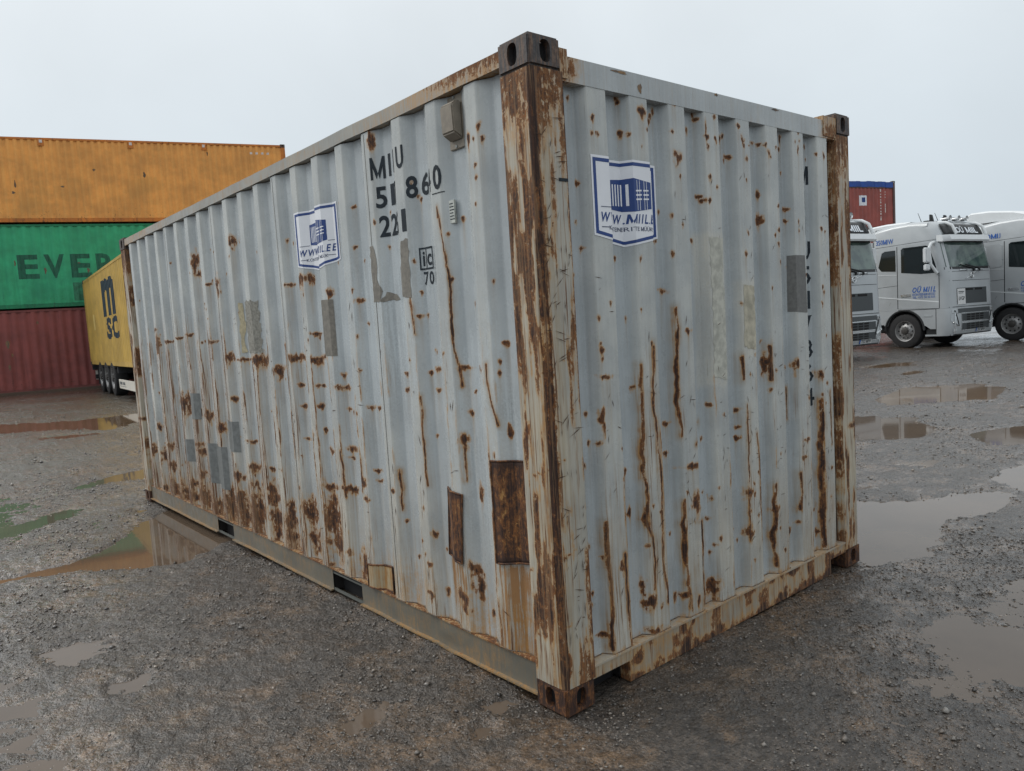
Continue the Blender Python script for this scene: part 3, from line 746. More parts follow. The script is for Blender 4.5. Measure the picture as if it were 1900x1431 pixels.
# a few minor specks of the builder's own scatter where the photograph shows a peppering
sp_r = random.Random(4)
extra = [(sp_r.uniform(-5.7, -.3), sp_r.uniform(.3, 2.3), sp_r.uniform(.004, .009), sp_r.uniform(.005, .014)) for _ in range(150)]
r3, s3 = paint_wear(U, Z, extra, [], .07)
rust = np.maximum(rust, r3*.85); stain = np.maximum(stain, s3*.7)
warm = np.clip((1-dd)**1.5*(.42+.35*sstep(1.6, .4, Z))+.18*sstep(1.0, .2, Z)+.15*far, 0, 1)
scr = np.clip(((1-dd)*.75+.12)*sstep(2.1, 1.2, Z)*(.25+.75*far)*sstep(.30, .62, fbm(U*6, Z*1.4, 101, 3))+.5*sstep(.8, .2, Z)*(1-.5*dd)*(.4+.6*far), 0, 1)
chalk = np.clip(sstep(2.3, 1.7, Z)*sstep(.25, .7, Z)*sstep(-2.4, -1.4, U)*(.35+.65*sstep(.42, .6, fbm(U*5, Z*1.2, 97, 3))), 0, 1)
Y = SIDE_Y+dside(U)+buckle_s(U, Z)
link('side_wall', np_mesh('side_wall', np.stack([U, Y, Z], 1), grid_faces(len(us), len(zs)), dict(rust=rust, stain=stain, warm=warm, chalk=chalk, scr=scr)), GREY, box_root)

# ---- visible end
ve = wall_axis(END_CUTS, .165, 2.272, .0045)
ze = np.arange(.158, 2.452, .009)
U, Z = (q.ravel() for q in np.meshgrid(ve, ze, indexing='ij'))
rust, stain = paint_wear(U, Z, END_SPOTS, END_STREAKS, .13)
dd = dend(U)/.045
for k in range(8):
    for j, e_ in enumerate((EK0+EP*k+.004, EK0+EP*k+.107)):
        m = np.abs(U-e_) < .05
        g = fbm(Z[m]*5, Z[m]*0+k*5.1+j*7, 181, 4)
        env = sstep(1.7, .9, Z[m])*.75
        wob = (fbm(Z[m]*9, Z[m]*0+k*2.3+j, 183, 3)-.5)*.025
        rust[m] = np.maximum(rust[m], .7*env*np.exp(-((U[m]-e_+wob)/.006)**2)*sstep(.50, .68, g))
        stain[m] = np.maximum(stain[m], .5*env*np.exp(-((U[m]-e_)/.022)**2)*sstep(.44, .68, g))
rust = np.maximum(rust, .5*sstep(.20, .16, Z)*fbm(U*16, Z*10, 192, 3))
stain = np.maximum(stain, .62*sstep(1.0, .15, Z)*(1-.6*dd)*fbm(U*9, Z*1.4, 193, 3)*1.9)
sp_r = random.Random(9)
extra = [(sp_r.uniform(.2, 2.2), sp_r.uniform(.25, 2.4), sp_r.uniform(.003, .006), sp_r.uniform(.004, .011)) for _ in range(110)]
r3, s3 = paint_wear(U, Z, extra, [], .05)
rust = np.maximum(rust, r3*.85); stain = np.maximum(stain, s3*.6)
# old scraped repaint: flaking cream blotches
rect = lambda a, b, c, d, f=.02: sstep(a-f, a+f, U+.03*(fbm(U*20, Z*9, 98, 2)-.5))*sstep(b+f, b-f, U)*sstep(c-f, c+f, Z+.05*(fbm(U*30, Z*6, 99, 2)-.5))*sstep(d+f, d-f, Z)
bl = np.maximum(rect(.99, 1.24, 1.20, 1.90), rect(1.30, 1.47, 1.31, 1.68))*.6
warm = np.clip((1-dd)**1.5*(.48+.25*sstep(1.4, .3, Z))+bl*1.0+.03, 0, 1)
scr = np.clip((1-dd)*sstep(1.7, .7, Z)*(.15+.85*sstep(.42, .62, fbm(U*5, Z*1.6, 201, 3)))*.36, 0, 1)
stain = np.maximum(stain, bl*.28)
X = END_X-dend(U)-buckle_e(U, Z)
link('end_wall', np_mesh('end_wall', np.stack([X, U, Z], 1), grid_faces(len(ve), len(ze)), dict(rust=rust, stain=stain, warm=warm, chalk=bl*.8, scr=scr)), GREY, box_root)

# ---- the two sides away from the photograph, and the roof
ub = wall_axis(SIDE_CUTS, -5.885, -.165, .2)
A, B = (q.ravel() for q in np.meshgrid(ub, np.array([.168, 2.516]), indexing='ij'))
link('side_wall', np_mesh('side_wall', np.stack([A, WID-SIDE_Y-dside(A), B], 1), grid_faces(len(ub), 2, True), dict(rust=A*0, stain=A*0+.3, warm=A*0+.3, chalk=A*0)), GREY, box_root)
for s_, y0, y1 in ((0, .165, 1.213), (1, 1.225, 2.273)):
    box('door', GREY, box_root, -LEN+.012, -LEN+.05, y0, y1, .16, 2.45, bevel=.006)
for y in (.5, .95, 1.49, 1.94):
    MB().tube([(-LEN-.012, y, .14), (-LEN-.012, y, 2.46)], .017, 10).build('locking_bar', RAILM, box_root, smooth=True)
rx = np.arange(-6.0, -.05, .105)
A, B = (q.ravel() for q in np.meshgrid(rx, np.array([.05, 2.39]), indexing='ij'))
link('roof', np_mesh('roof', np.stack([A, B, 2.548+.010*(np.round((A+6)/.105) % 2)], 1), grid_faces(len(rx), 2), dict(rust=A*0+.2, stain=A*0+.5, warm=A*0+.6, chalk=A*0)), RAILM, box_root)
box('floor', DARK, box_root, -5.95, -.1, .08, 2.36, .12, .15)

# ---- rails, built as fine boxes so the wear can sit on them
def fine_box(name, mat, parent, b, step, fn, notch=None, warp=None):
    x0, x1, y0, y1, z0, z1 = b
    ax = [np.linspace(q0, q1, max(2, int((q1-q0)/step)+2)) for q0, q1 in ((x0, x1), (y0, y1), (z0, z1))]
    VV = []; FF = []; n = 0
    for d, v in ((0, x0), (0, x1), (1, y0), (1, y1), (2, z0), (2, z1)):
        i, j = [k for k in range(3) if k != d]
        a, c = (q.ravel() for q in np.meshgrid(ax[i], ax[j], indexing='ij'))
        P_ = np.zeros((len(a), 3)); P_[:, i] = a; P_[:, j] = c; P_[:, d] = v
        flip = (v in (x1,) and d == 0) or (d == 1 and v == y0) or (d == 2 and v == z1)
        VV.append(P_); FF.append(grid_faces(len(ax[i]), len(ax[j]), not flip)+n); n += len(P_)
    P_ = np.concatenate(VV); FF = np.concatenate(FF)
    at = fn(P_)
    if warp is not None: P_ = warp(P_)
    return link(name, np_mesh(name, P_, FF, at), mat, parent)

def rail_wear(rb, sb, wm, sc=6., seed=0, axis_=0):
    def fn(P_):
        a, z = P_[:, axis_]+P_[:, 1-axis_]*.7, P_[:, 2]
        f1 = fbm(a*sc, z*sc*2, 200+seed, 4); f2 = fbm(a*sc*5, z*4, 210+seed, 3)
        r = rb(P_) if callable(rb) else rb
        s = sb(P_) if callable(sb) else sb
        return dict(rust=np.clip(r*(.35+1.3*f1), 0, 1.1), stain=np.clip(s*(.3+1.4*f2), 0, 1.4), warm=np.clip(wm*(.5+.9*f1), 0, 1), chalk=P_[:, 0]*0, scr=P_[:, 0]*0+(.35 if wm > .9 else .12))
    return fn

def bent(P_):
    P_ = P_.copy()
    P_[:, 1] += (fbm(P_[:, 0]*2.2, P_[:, 0]*0, 221, 3)-.5)*.010
    P_[:, 2] += (fbm(P_[:, 0]*2.9, P_[:, 0]*0+4, 222, 3)-.5)*.006
    return P_
near = lambda P_: sstep(-1.4, -.2, P_[:, 0])
fine_box('top_side_rail', RAILM, box_root, (-5.882, -.176, .006, .066, 2.512, 2.572), .02, rail_wear(lambda P_: .16+.34*near(P_)+.16*sstep(-4, -5.8, P_[:, 0]), lambda P_: .12+.7*near(P_), .35, 5, 0), warp=bent)
fine_box('top_side_rail', RAILM, box_root, (-5.882, -.176, WID-.066, WID-.006, 2.512, 2.572), .1, rail_wear(.25, .4, .6, 5, 1))
e_near = lambda P_: np.maximum(sstep(.34, .16, P_[:, 1]), sstep(2.06, 2.2, P_[:, 1]))
fine_box('top_end_rail', GREY, box_root, (-.075, -.008, .160, 2.278, 2.442, 2.536), .012, rail_wear(lambda P_: .10+.42*e_near(P_), lambda P_: .08+.7*e_near(P_), .15, 5, 2, 1))
fine_box('top_end_rail', RAILM, box_root, (-LEN+.01, -LEN+.075, .160, 2.278, 2.442, 2.536), .1, rail_wear(.2, .4, .6, 5, 3, 1))
for y_, z_, a_, b_ in ((.62, 2.478, .012, .018), (.50, 2.525, .045, .005), (1.16, 2.53, .012, .006), (1.66, 2.528, .03, .006)):
    Flat().poly([(y_+a_*math.cos(q)*(1+.35*math.sin(3*q+y_*9)), z_+b_*math.sin(q)*(1+.3*math.cos(5*q))) for q in np.linspace(0, 2*math.pi, 16, endpoint=False)]).lay('rust_chip', CASTM, box_root, lambda u, z: (-.0068, u, z))
# upper corner gussets
for y0, y1 in ((2.14, 2.281), (.158, .20)):
    fine_box('gusset', RAILM, box_root, (-.070, -.004, y0, y1, 2.452, 2.560), .012, rail_wear(.46, 1.0, 1.0, 9, 4, 1))
# bottom side rail: a channel whose fork pockets are cut through the web
segs = ((-5.882, -3.975), (-3.628, -1.992), (-1.642, -.176))
def low_bent(P_):
    P_ = bent(P_)
    P_[:, 2] -= .012*np.exp(-((P_[:, 0]+.80)/.07)**2)*sstep(.12, .04, P_[:, 2])
    P_[:, 1] += .010*np.exp(-((P_[:, 0]+.80)/.09)**2)*sstep(.12, .04, P_[:, 2])
    return P_
for i, (a, b) in enumerate(segs):
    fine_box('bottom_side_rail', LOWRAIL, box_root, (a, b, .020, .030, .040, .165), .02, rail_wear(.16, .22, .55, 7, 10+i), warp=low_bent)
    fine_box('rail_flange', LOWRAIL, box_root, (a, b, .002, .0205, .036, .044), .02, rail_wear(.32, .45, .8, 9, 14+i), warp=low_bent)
    box('bottom_side_rail', RAILM, box_root, a, b, WID-.030, WID-.020, .040, .165)
def ledge(P_): return dict(rust=.33+.45*fbm(P_[:, 0]*12, P_[:, 1]*30, 231, 3), stain=P_[:, 0]*0+.9, warm=P_[:, 0]*0+1., chalk=P_[:, 0]*0)
fine_box('rail_ledge', RAILM, box_root, (-5.882, -.176, .014, .085, .165, .172), .02, ledge, warp=bent)
# fork pockets: steel tunnels, near-black with the inner shade put into the colour
for a, b in ((-3.975, -3.628), (-1.992, -1.642)):
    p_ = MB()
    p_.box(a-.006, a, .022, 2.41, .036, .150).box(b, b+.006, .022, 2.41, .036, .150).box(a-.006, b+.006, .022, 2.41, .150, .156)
    p_.build('fork_pocket', SHADE_STEEL, box_root)
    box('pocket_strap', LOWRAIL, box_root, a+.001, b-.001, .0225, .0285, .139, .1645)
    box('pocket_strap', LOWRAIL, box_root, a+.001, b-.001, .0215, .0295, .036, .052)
    box('pocket_shade_plate', DARK, box_root, a+.002, b-.002, .085, .095, .0, .149)  # added dark plate just inside, stands in for the deep pocket's shade
for i in range(9):
    x = -.55-i*.62
    if -4.05 < x < -3.55 or -2.07 < x < -1.57: continue
    box('cross_member', DARK, box_root, x-.03, x+.03, .06, 2.37, .05, .12)
# end sill with a notch at each end
sill_w = rail_wear(lambda P_: .20+.55*sstep(.48, .66, fbm(P_[:, 1]*16, P_[:, 2]*11, 234, 3))+.34*sstep(.07, .02, P_[:, 2]), lambda P_: .75, .95, 11, 20, 1)
fine_box('bottom_end_rail', RAILM, box_root, (-.060, -.006, .378, 2.098, .014, .150), .011, sill_w)
fine_box('bottom_end_rail', RAILM, box_root, (-.060, -.007, .158, .3775, .104, .150), .011, sill_w)
fine_box('bottom_end_rail', RAILM, box_root, (-.060, -.007, 2.0985, 2.282, .098, .150), .011, sill_w)
def eledge(P_): return dict(rust=.05+.45*fbm(P_[:, 0]*30, P_[:, 1]*12, 233, 3), stain=P_[:, 0]*0+.25, warm=P_[:, 0]*0+1., chalk=P_[:, 0]*0+.5)
fine_box('end_ledge', RAILM, box_root, (-.085, -.003, .168, 2.27, .150, .159), .012, eledge)
box('bottom_end_rail', RAILM, box_root, -LEN+.01, -LEN+.06, .16, 2.28, .02, .16)
for y0 in (.375, 2.094):
    box('stiffener', SHADE_STEEL, box_root, -.20, -.064, y0, y0+.006, .02, .148)
for a, b in ((.165, .374), (2.101, 2.275)):
    box('pocket_shade_plate', DARK, box_root, -.115, -.105, a, b, -.01, .149)  # added dark plate behind each notch, painted shade
box('underside_shade_box', SHADE_STEEL, box_root, -5.86, -.20, .10, 2.34, .012, .05)  # added dark box closing the underside, deepens the shade below the rails
# weld beads along the ledges
for nm_, pts in (('weld_bead', [(float(x), float(SIDE_Y+dside(x)-.003), .1735) for x in wall_axis(SIDE_CUTS, -5.85, -.19, .05)]),
                 ('weld_bead', [(float(END_X-dend(y)+.003), float(y), .1605) for y in wall_axis(END_CUTS, .19, 2.25, .05)])):
    MB().tube(pts, .0026, 6).build(nm_, CASTM, box_root, smooth=True)

# ---- corner posts
def post(sx, sy, wear, step):
    """L-shaped post; sx, sy = direction of the outer faces (end, side)"""
    prof = []
    for q in np.linspace(.165, .022, 16): prof.append((0.0, q, q, 0))
    for a in np.linspace(0, math.pi/2, 7): prof.append((.022-.022*math.cos(a), .022-.022*math.sin(a), 0, 0))
    for q in np.linspace(.022, .170, 16): prof.append((q, 0.0, q, 1))
    prof = [(.050, .165, .165, 0)]+prof+[(.170, .050, .17, 1)]
    zz = np.arange(.112, 2.482, step)
    pa = np.array([(a, b) for a, b, c, d in prof])
    su = np.array([(-c if d == 0 else c) for a, b, c, d in prof])
    I, J = np.meshgrid(np.arange(len(prof)), np.arange(len(zz)), indexing='ij')
    I, J = I.ravel(), J.ravel()
    Q = pa[I]; z = zz[J]; s = su[I]
    dent = (fbm(s*9, z*2.4, 240, 3)-.5)*.006
    ox = .003; oy = .003
    X_ = (-(Q[:, 0]+ox+np.where(s < 0, dent, 0)) if sx > 0 else -LEN+Q[:, 0]+ox)
    Y_ = (Q[:, 1]+oy+np.where(s > 0, dent, 0)) if sy < 0 else WID-Q[:, 1]-oy
    return link('corner_post', np_mesh('corner_post', np.stack([X_, Y_, z], 1), grid_faces(len(prof), len(zz), (sx > 0) == (sy < 0)), wear(s, z)), POSTM, box_root)

def near_wear(s, z):
    # s<0: end face (distance from the corner), s>0: long-side face
    edge = (fbm(z*2.2, z*0, 251, 3)-.5)*.045
    band = np.exp(-((s+.008+edge)/.020)**2)
    big = fbm(s*14+5, z*1.6, 262, 4)
    blot = sstep(.42, .58, .62*fbm(s*34, z*5.0, 254, 4)+.38*big)
    r = blot*np.where(s > -.03, .82, .60)
    r = np.maximum(r, 1.15*band*(.45+.95*fbm(z*3.0, s*26, 253, 3)))
    r = np.maximum(r, .80*sstep(2.05, 2.5, z+.25*(big-.5))*(.45+fbm(s*30, z*4, 257, 3)))
    r = np.maximum(r, .8*np.exp(-((s+.163)/.007)**2)*sstep(.38, .55, fbm(z*4, z*0+7, 258, 3)))
    r = np.maximum(r, .7*np.exp(-((s-.160)/.008)**2)*sstep(.40, .58, fbm(z*4, z*0+9, 263, 3)))
    # scraped bands across the steel
    for z0_, w_ in ((1.36, .006), (.62, .008), (.99, .005), (1.78, .005), (.35, .006)):
        r = np.maximum(r, .7*np.exp(-((z-z0_+s*.35)/w_)**2)*sstep(-.15, -.03, s)*sstep(.35, .6, fbm(s*30, z*0+z0_*9, 264, 2)))
    st = np.clip(.15+.85*np.exp(-((s-.02)/.07)**2)*(.3+1.1*big)+.5*sstep(1.9, 2.4, z)+1.1*(fbm(s*40, z*1.3, 259, 4)-.45), 0, 1.3)*np.where(s < -.09, .55, 1)
    return dict(rust=r, stain=st, warm=np.where(s < -.08, .35, .7)+0*s, chalk=s*0, scr=np.where(s < -.05, .30, .42)+0*s)
def far_wear(s, z):
    big = fbm(s*14+9, z*1.5, 272, 4)
    r = .78*sstep(.48, .62, .6*fbm(s*34, z*5, 274, 4)+.4*big)
    r = np.maximum(r, .85*np.exp(-(s/.012)**2)*sstep(.36, .58, fbm(z*4, z*0+3, 266, 3)))
    r = np.maximum(r, .75*sstep(2.0, 2.45, z)*(.4+fbm(s*30, z*3, 267, 3)))
    r = np.maximum(r, .9*np.exp(-((z-.83)/.02)**2)*sstep(-.2, -.02, s))
    r = np.maximum(r, .8*np.exp(-((s+.160)/.008)**2)*sstep(.38, .55, fbm(z*4, z*0+6, 268, 3)))
    return dict(rust=r, stain=np.clip(.15+.6*sstep(1.9, 2.45, z)+1.1*(big-.4), 0, 1.3), warm=s*0+.75, chalk=s*0, scr=s*0+.42)
post(1, -1, near_wear, .010)
post(1, 1, far_wear, .010)
post(-1, -1, far_wear, .016)
post(-1, 1, far_wear, .05)

# ---- corner castings: hollow steel blocks with oval holes, cut with booleans
def temp(mb, bevel=0, seg=2):
    o = mb.build('cut', None, None, bevel=bevel, seg=seg); return o
def casting_mesh(top):
    body = temp(MB().box(-.178, 0, 0, .162, 0, .118), .009, 3)
    cuts = [temp(MB().box(-.150, -.030, .030, .134, .024, .098))]
    def oval(c, ax, w, h, d):
        n = 22; pts = []
        for i in range(n):
            a = 2*math.pi*i/n
            pts.append((c[0]+w*math.copysign(abs(math.cos(a))**.75, math.cos(a)), c[1]+h*math.copysign(abs(math.sin(a))**.75, math.sin(a))))
        return temp(MB().prism(pts, ax, *d))
    cuts.append(oval((.082, .060), 'x', .027, .041, (-.05, .02)))
    cuts.append(oval((-.092, .060), 'y', .027, .041, (-.02, .05)))
    cuts.append(oval((-.089, .081), 'z', .060, .032, (.08, .14) if top else (-.02, .04)))
    for c in cuts:
        m = body.modifiers.new('b', 'BOOLEAN'); m.operation = 'DIFFERENCE'; m.object = c; m.solver = 'EXACT'
    dg = bpy.context.evaluated_depsgraph_get(); dg.update()
    me = bpy.data.meshes.new_from_object(body.evaluated_get(dg)); me.name = 'corner_casting'
    for c in cuts+[body]: bpy.data.objects.remove(c)
    me.materials.clear(); me.materials.append(CASTT if top else CASTB)
    return me
for top in (1, 0):
    me = casting_mesh(top)
    for sx in (0, 1):
        for sy in (0, 1):
            c = link('corner_casting', me, None, box_root)
            c.location = (-LEN if sx else 0, WID if sy else 0, HGT-.118 if top else 0)
            c.scale = (-1 if sx else 1, -1 if sy else 1, 1)
            box('cavity_shade_box', DARK, c, -.1495, -.0305, .0305, .1335, .0245, .0975)  # added dark box filling the hollow, painted shade behind the holes

# ---- things fixed to the long side
VENT = plain('vent_brown_plastic', srgb(132, 124, 112), .55, var=.15, scale=30)
def vent():
    v = empty('vent', (-.512, .046, 2.395), 0, box_root)
    box('vent_plate', VENT, v, -.056, .050, -.006, .004, -.110, .108, bevel=.003)
    MB().prism([(-.006, -.078), (-.052, -.052), (-.056, .060), (-.030, .078), (-.006, .078)], 'x', -.046, .042).build('vent_cover', VENT, v, bevel=.006)
    for i in range(3): box('rivet', RAILM, v, -.012, -.002, -.010, -.005, -.104+i*.1, -.094+i*.1)
vent()
PLATE = plain('bare_aluminium_plate', srgb(178, 180, 174), .4, .6, .15, 40)
pl_ = box('data_plate', PLATE, box_root, -.592, -.552, .030, .0405, 1.985, 2.083, bevel=.002)
f = Flat()
for i in range(6): f.rect(-.586, -.562+.004*(i % 3), 2.066-i*.013, 2.070-i*.013)
f.lay('plate_text', INK, pl_, lambda u, z: (u, .0290, z))

# welded repair plates, thick rust
RUSTP = weathered('rusted_plate', srgb(110, 70, 48), srgb(112, 74, 50), rust_bias=.78, stain_bias=1.0, rough=.85)
RUSTC = weathered('patched_plate', srgb(160, 158, 146), srgb(186, 170, 134), rust_bias=.22, stain_bias=.5)
def wall_plate(name, mat, quad, off, mapper, cuts, edge_rust=True, n=26, lift=None):
    (a, b, c, d) = quad
    uu = [min(q[0] for q in quad), max(q[0] for q in quad)]
    V_ = []; At = []; W_ = n; H_ = n
    for i in range(W_+1):
        s_ = i/W_
        for j in range(H_+1):
            t_ = j/H_
            tu = a[0]*(1-s_)+b[0]*s_; tz = a[1]*(1-s_)+b[1]*s_
            bu = d[0]*(1-s_)+c[0]*s_; bz = d[1]*(1-s_)+c[1]*s_
            u_ = tu*(1-t_)+bu*t_; z_ = tz*(1-t_)+bz*t_
            V_.append(mapper(u_, z_)); ed = min(s_, 1-s_, t_, 1-t_)
            At.append(ed)
    At = np.array(At)
    me = np_mesh(name, np.array(V_), grid_faces(W_+1, H_+1, True), dict(rust=np.exp(-(At/.05)**2)*.6 if edge_rust else At*0, stain=At*0+.5, warm=At*0+1, chalk=At*0))
    o = link(name, me, mat, box_root)
    return o
def proud(o, d, axis_, sign):
    m = o.modifiers.new('thickness', 'SOLIDIFY'); m.thickness = d; m.offset = 0
    return o
plA = [(-.757, .815), (-.611, .804), (-.640, .486), (-.785, .494)]
plB = [(-.388, .980), (-.198, .990), (-.196, .567), (-.388, .542)]
plC = [(-1.52, .300), (-1.31, .318), (-1.313, .178), (-1.522, .176)]
for q, m_ in ((plA, RUSTP), (plB, RUSTP), (plC, RUSTC)):
    proud(wall_plate('repair_plate', m_, q, 0, side_map(.007), SIDE_CUTS), .005, 1, -1)
    ring = [Vector(side_map(.009)(q[i][0]*(1-s_)+q[(i+1) % 4][0]*s_, q[i][1]*(1-s_)+q[(i+1) % 4][1]*s_)) for i in range(4) for s_ in np.linspace(0, 1, 12, endpoint=False)]
    MB().tube(ring+[ring[0]], .0045, 6, cap=False).build('weld_bead', RUSTP, box_root, smooth=True)

# joints between the pressed sheets
SEAM = plain('sheet_joint', srgb(96, 92, 86), .7, var=.3, scale=20)
for u_ in (-1.232, -2.356, -3.480, -4.604):
    Flat().rect(u_, u_+.004, .18, 2.50).lay('sheet_joint', SEAM, box_root, side_map(.0010), SIDE_CUTS)
# tape and leftovers of old stickers
TAPE = plain('grey_brown_tape', srgb(118, 114, 106), .6, var=.22, scale=45)
TAPE_D = plain('dark_grey_tape', srgb(104, 104, 102), .55, var=.2, scale=60)
TAPE_B = plain('blue_grey_paint_patch', srgb(113, 116, 115), .55, var=.18, scale=30)
TAPE_C = plain('cream_filler', srgb(176, 166, 138), .8, var=.2, scale=40)
TAPE_G = plain('rough_grey_filler', srgb(138, 136, 128), .85, var=.3, scale=60, bump=.4)
def strip(name, mat, poly, off=.0014, end=False, rag=0.0, seed=1, parent=None):
    rr = random.Random(seed)
    pts = []
    n = len(poly)
    for i in range(n):
        a, b = poly[i], poly[(i+1) % n]
        k = max(1, int(math.hypot(b[0]-a[0], b[1]-a[1])/.02)) if rag else 1
        for j in range(k):
            s_ = j/k
            jit = rag if (j and rag) else 0
            pts.append((a[0]+(b[0]-a[0])*s_+rr.uniform(-jit, jit), a[1]+(b[1]-a[1])*s_+rr.uniform(-jit, jit)))
    f = Flat().poly(pts[::-1] if end is None else pts)
    return f.lay(name, mat, parent or box_root, (end_map if end else side_map)(off), END_CUTS if end else SIDE_CUTS)
sq = lambda a, b, c, d: [(a, c), (b, c), (b, d), (a, d)]
strip('tape_strip', TAPE, [(-1.905, 1.426), (-1.715, 1.426), (-1.715, 1.735), (-1.905, 1.741)], seed=2)
strip('sticker_remnant', TAPE, [(-1.252, 1.690), (-1.185, 1.695), (-1.17, 1.74), (-1.205, 1.80), (-1.195, 1.88), (-1.22, 1.965), (-1.252, 1.965)], rag=.006, seed=3)
strip('sticker_remnant', TAPE, [(-1.19, 1.690), (-1.06, 1.692), (-1.09, 1.72), (-1.15, 1.735)], rag=.006, seed=4)
strip('sticker_remnant', TAPE, [(-1.02, 1.70), (-.905, 1.692), (-.905, 1.963), (-.965, 1.957), (-.975, 1.86), (-1.03, 1.84)], rag=.005, seed=5)
strip('filler_patch', TAPE_G, sq(-3.06, -2.81, 1.452, 1.80), rag=.010, seed=6)
strip('filler_patch', TAPE_C, [(-3.13, 1.455), (-3.08, 1.46), (-3.10, 1.55), (-3.075, 1.62), (-3.09, 1.795), (-3.125, 1.80)], rag=.006, seed=7, off=.002)
strip('paint_patch', TAPE_B, sq(-4.345, -4.21, .922, 1.134), seed=8)
strip('paint_patch', TAPE_B, sq(-4.60, -4.48, .546, .735), seed=9)
strip('paint_patch', TAPE_B, [(-4.015, .434), (-3.66, .411), (-3.66, .742), (-4.02, .749)], seed=10)
strip('paint_patch', TAPE_B, sq(-3.62, -3.375, .730, .955), seed=11)
strip('tape_strip', TAPE_D, [(1.792, 1.512), (1.925, 1.502), (1.914, 1.806), (1.794, 1.806)], end=True, seed=12)
box('tape_strip', INK, box_root, -.0010, -.0002, .118, .166, 2.066, 2.078)

# ---- scrapes left by handling: short thin cuts through the paint
SCRATCH = plain('scratched_rust', (.070, .036, .020, 1), .8, var=.4, scale=60)
rs = random.Random(31)
def cut(f, u, z, L, ang, wd):
    du, dz = math.cos(ang)*L/2, math.sin(ang)*L/2; nu, nz = -math.sin(ang)*wd, math.cos(ang)*wd
    k = rs.uniform(-.2, .2)*L*.3
    f.poly([(u-du, z-dz), (u+nu+k*.1, z+nz), (u+du, z+dz), (u-nu+k*.1, z-nz)])
f = Flat()
for i in range(170):
    k = rs.randrange(8); z_ = rs.uniform(.25, 1.35) if rs.random() < .8 else rs.uniform(1.3, 2.2)
    cut(f, EK0+EP*k+rs.uniform(.012, .098), z_, rs.uniform(.012, .055), rs.choice((rs.uniform(-.5, .5), rs.uniform(.6, 1.2), rs.uniform(1.2, 1.9))), rs.uniform(.0008, .0020))
tag(f.lay('scratches', SCRATCH, box_root, end_map(.0013), END_CUTS), kind='stuff')
f = Flat()
for i in range(120):
    cut(f, rs.uniform(.012, .155), rs.uniform(.15, 2.3), rs.uniform(.015, .07), rs.choice((rs.uniform(-.5, .5), rs.uniform(.7, 1.3), rs.uniform(1.3, 1.8))), rs.uniform(.0008, .0022))
tag(f.lay('scratches', SCRATCH, box_root, lambda u, z: (.0016, u, z)), kind='stuff')
f = Flat()
for i in range(150):
    k = rs.randrange(19); z_ = rs.uniform(.25, 1.7)
    cut(f, SK0-SP*k+rs.uniform(.008, .062), z_, rs.uniform(.015, .07), rs.choice((rs.uniform(-.4, .4), rs.uniform(1.2, 1.9), rs.uniform(1.4, 1.7))), rs.uniform(.0010, .0026))
tag(f.lay('scratches', SCRATCH, box_root, side_map(.0013), SIDE_CUTS), kind='stuff')

# ---- lettering on the long side
sm = side_map(.0016)
for ch, u0, u1, z0, z1 in (('M', -1.190, -1.108, 2.275, 2.381), ('I', -1.078, -1.058, 2.277, 2.382), ('I', -1.005, -.985, 2.280, 2.383), ('U', -.955, -.896, 2.283, 2.384),
                           ('5', -1.170, -1.112, 2.137, 2.239), ('1', -1.075, -1.040, 2.140, 2.240), ('7', -1.040, -.986, 2.140, 2.240), ('8', -.895, -.838, 2.139, 2.239), ('6', -.812, -.745, 2.140, 2.239), ('4', -.735, -.690, 2.140, 2.239), ('0', -.670, -.612, 2.138, 2.243),
                           ('2', -1.162, -1.104, 1.999, 2.101), ('2', -1.090, -1.035, 1.998, 2.100), ('G', -1.032, -.984, 1.998, 2.100), ('1', -.942, -.905, 1.997, 2.099)):
    Flat().text(ch, u0, u1, z0, z1, bold=.022).lay('letter', INK, box_root, sm, SIDE_CUTS)
Flat().rect(-.684, -.602, 2.122, 2.126).lay('underline', INK, box_root, sm, SIDE_CUTS)
Flat().ring([(-.855, 1.812), (-.764, 1.812), (-.764, 1.913), (-.855, 1.913)], [(-.848, 1.820), (-.770, 1.820), (-.770, 1.905), (-.848, 1.905)]).lay('mark_frame', INK, box_root, sm, SIDE_CUTS)
Flat().rect(-.818, -.813, 1.8205, 1.9045).lay('mark_frame', INK, box_root, sm, SIDE_CUTS)
for ch, u0, u1, z0, z1 in (('i', -.839, -.827, 1.829, 1.895), ('c', -.808, -.775, 1.829, 1.882), ('7', -.840, -.808, 1.743, 1.803), ('0', -.800, -.766, 1.743, 1.803)):
    Flat().text(ch, u0, u1, z0, z1, bold=.02).lay('letter', INK, box_root, sm, SIDE_CUTS)
# ---- vertical lettering on the end wall, half hidden in the recess
em = end_map(.0016)
zc = 2.240
for ch, u0 in (('M', 1.958), ('I', 1.995), ('I', 1.995), ('U', 1.966), ('5', 1.968), ('1', 1.99), ('7', 1.968), ('8', 1.968), ('6', 1.968), ('4', 1.968)):
    Flat().text(ch, u0, 2.046 if ch not in 'I1' else (2.012 if ch == 'I' else 2.040), zc-.049, zc+.049, bold=.022).lay('letter', INK, box_root, em, END_CUTS)
    zc -= .134
strip('filler_patch', plain('pale_filler', srgb(176, 176, 166), .7, var=.22, scale=26, bump=.3), [(1.066, 1.235), (1.165, 1.215), (1.172, 1.50), (1.158, 1.70), (1.172, 1.88), (1.062, 1.882), (1.07, 1.6)], end=True, rag=.007, seed=21, off=.0012)
strip('filler_patch', plain('ochre_filler', srgb(172, 167, 150), .75, var=.25, scale=20, bump=.3), [(1.318, 1.36), (1.42, 1.34), (1.418, 1.65), (1.33, 1.66), (1.325, 1.5)], end=True, rag=.006, seed=22, off=.0012)

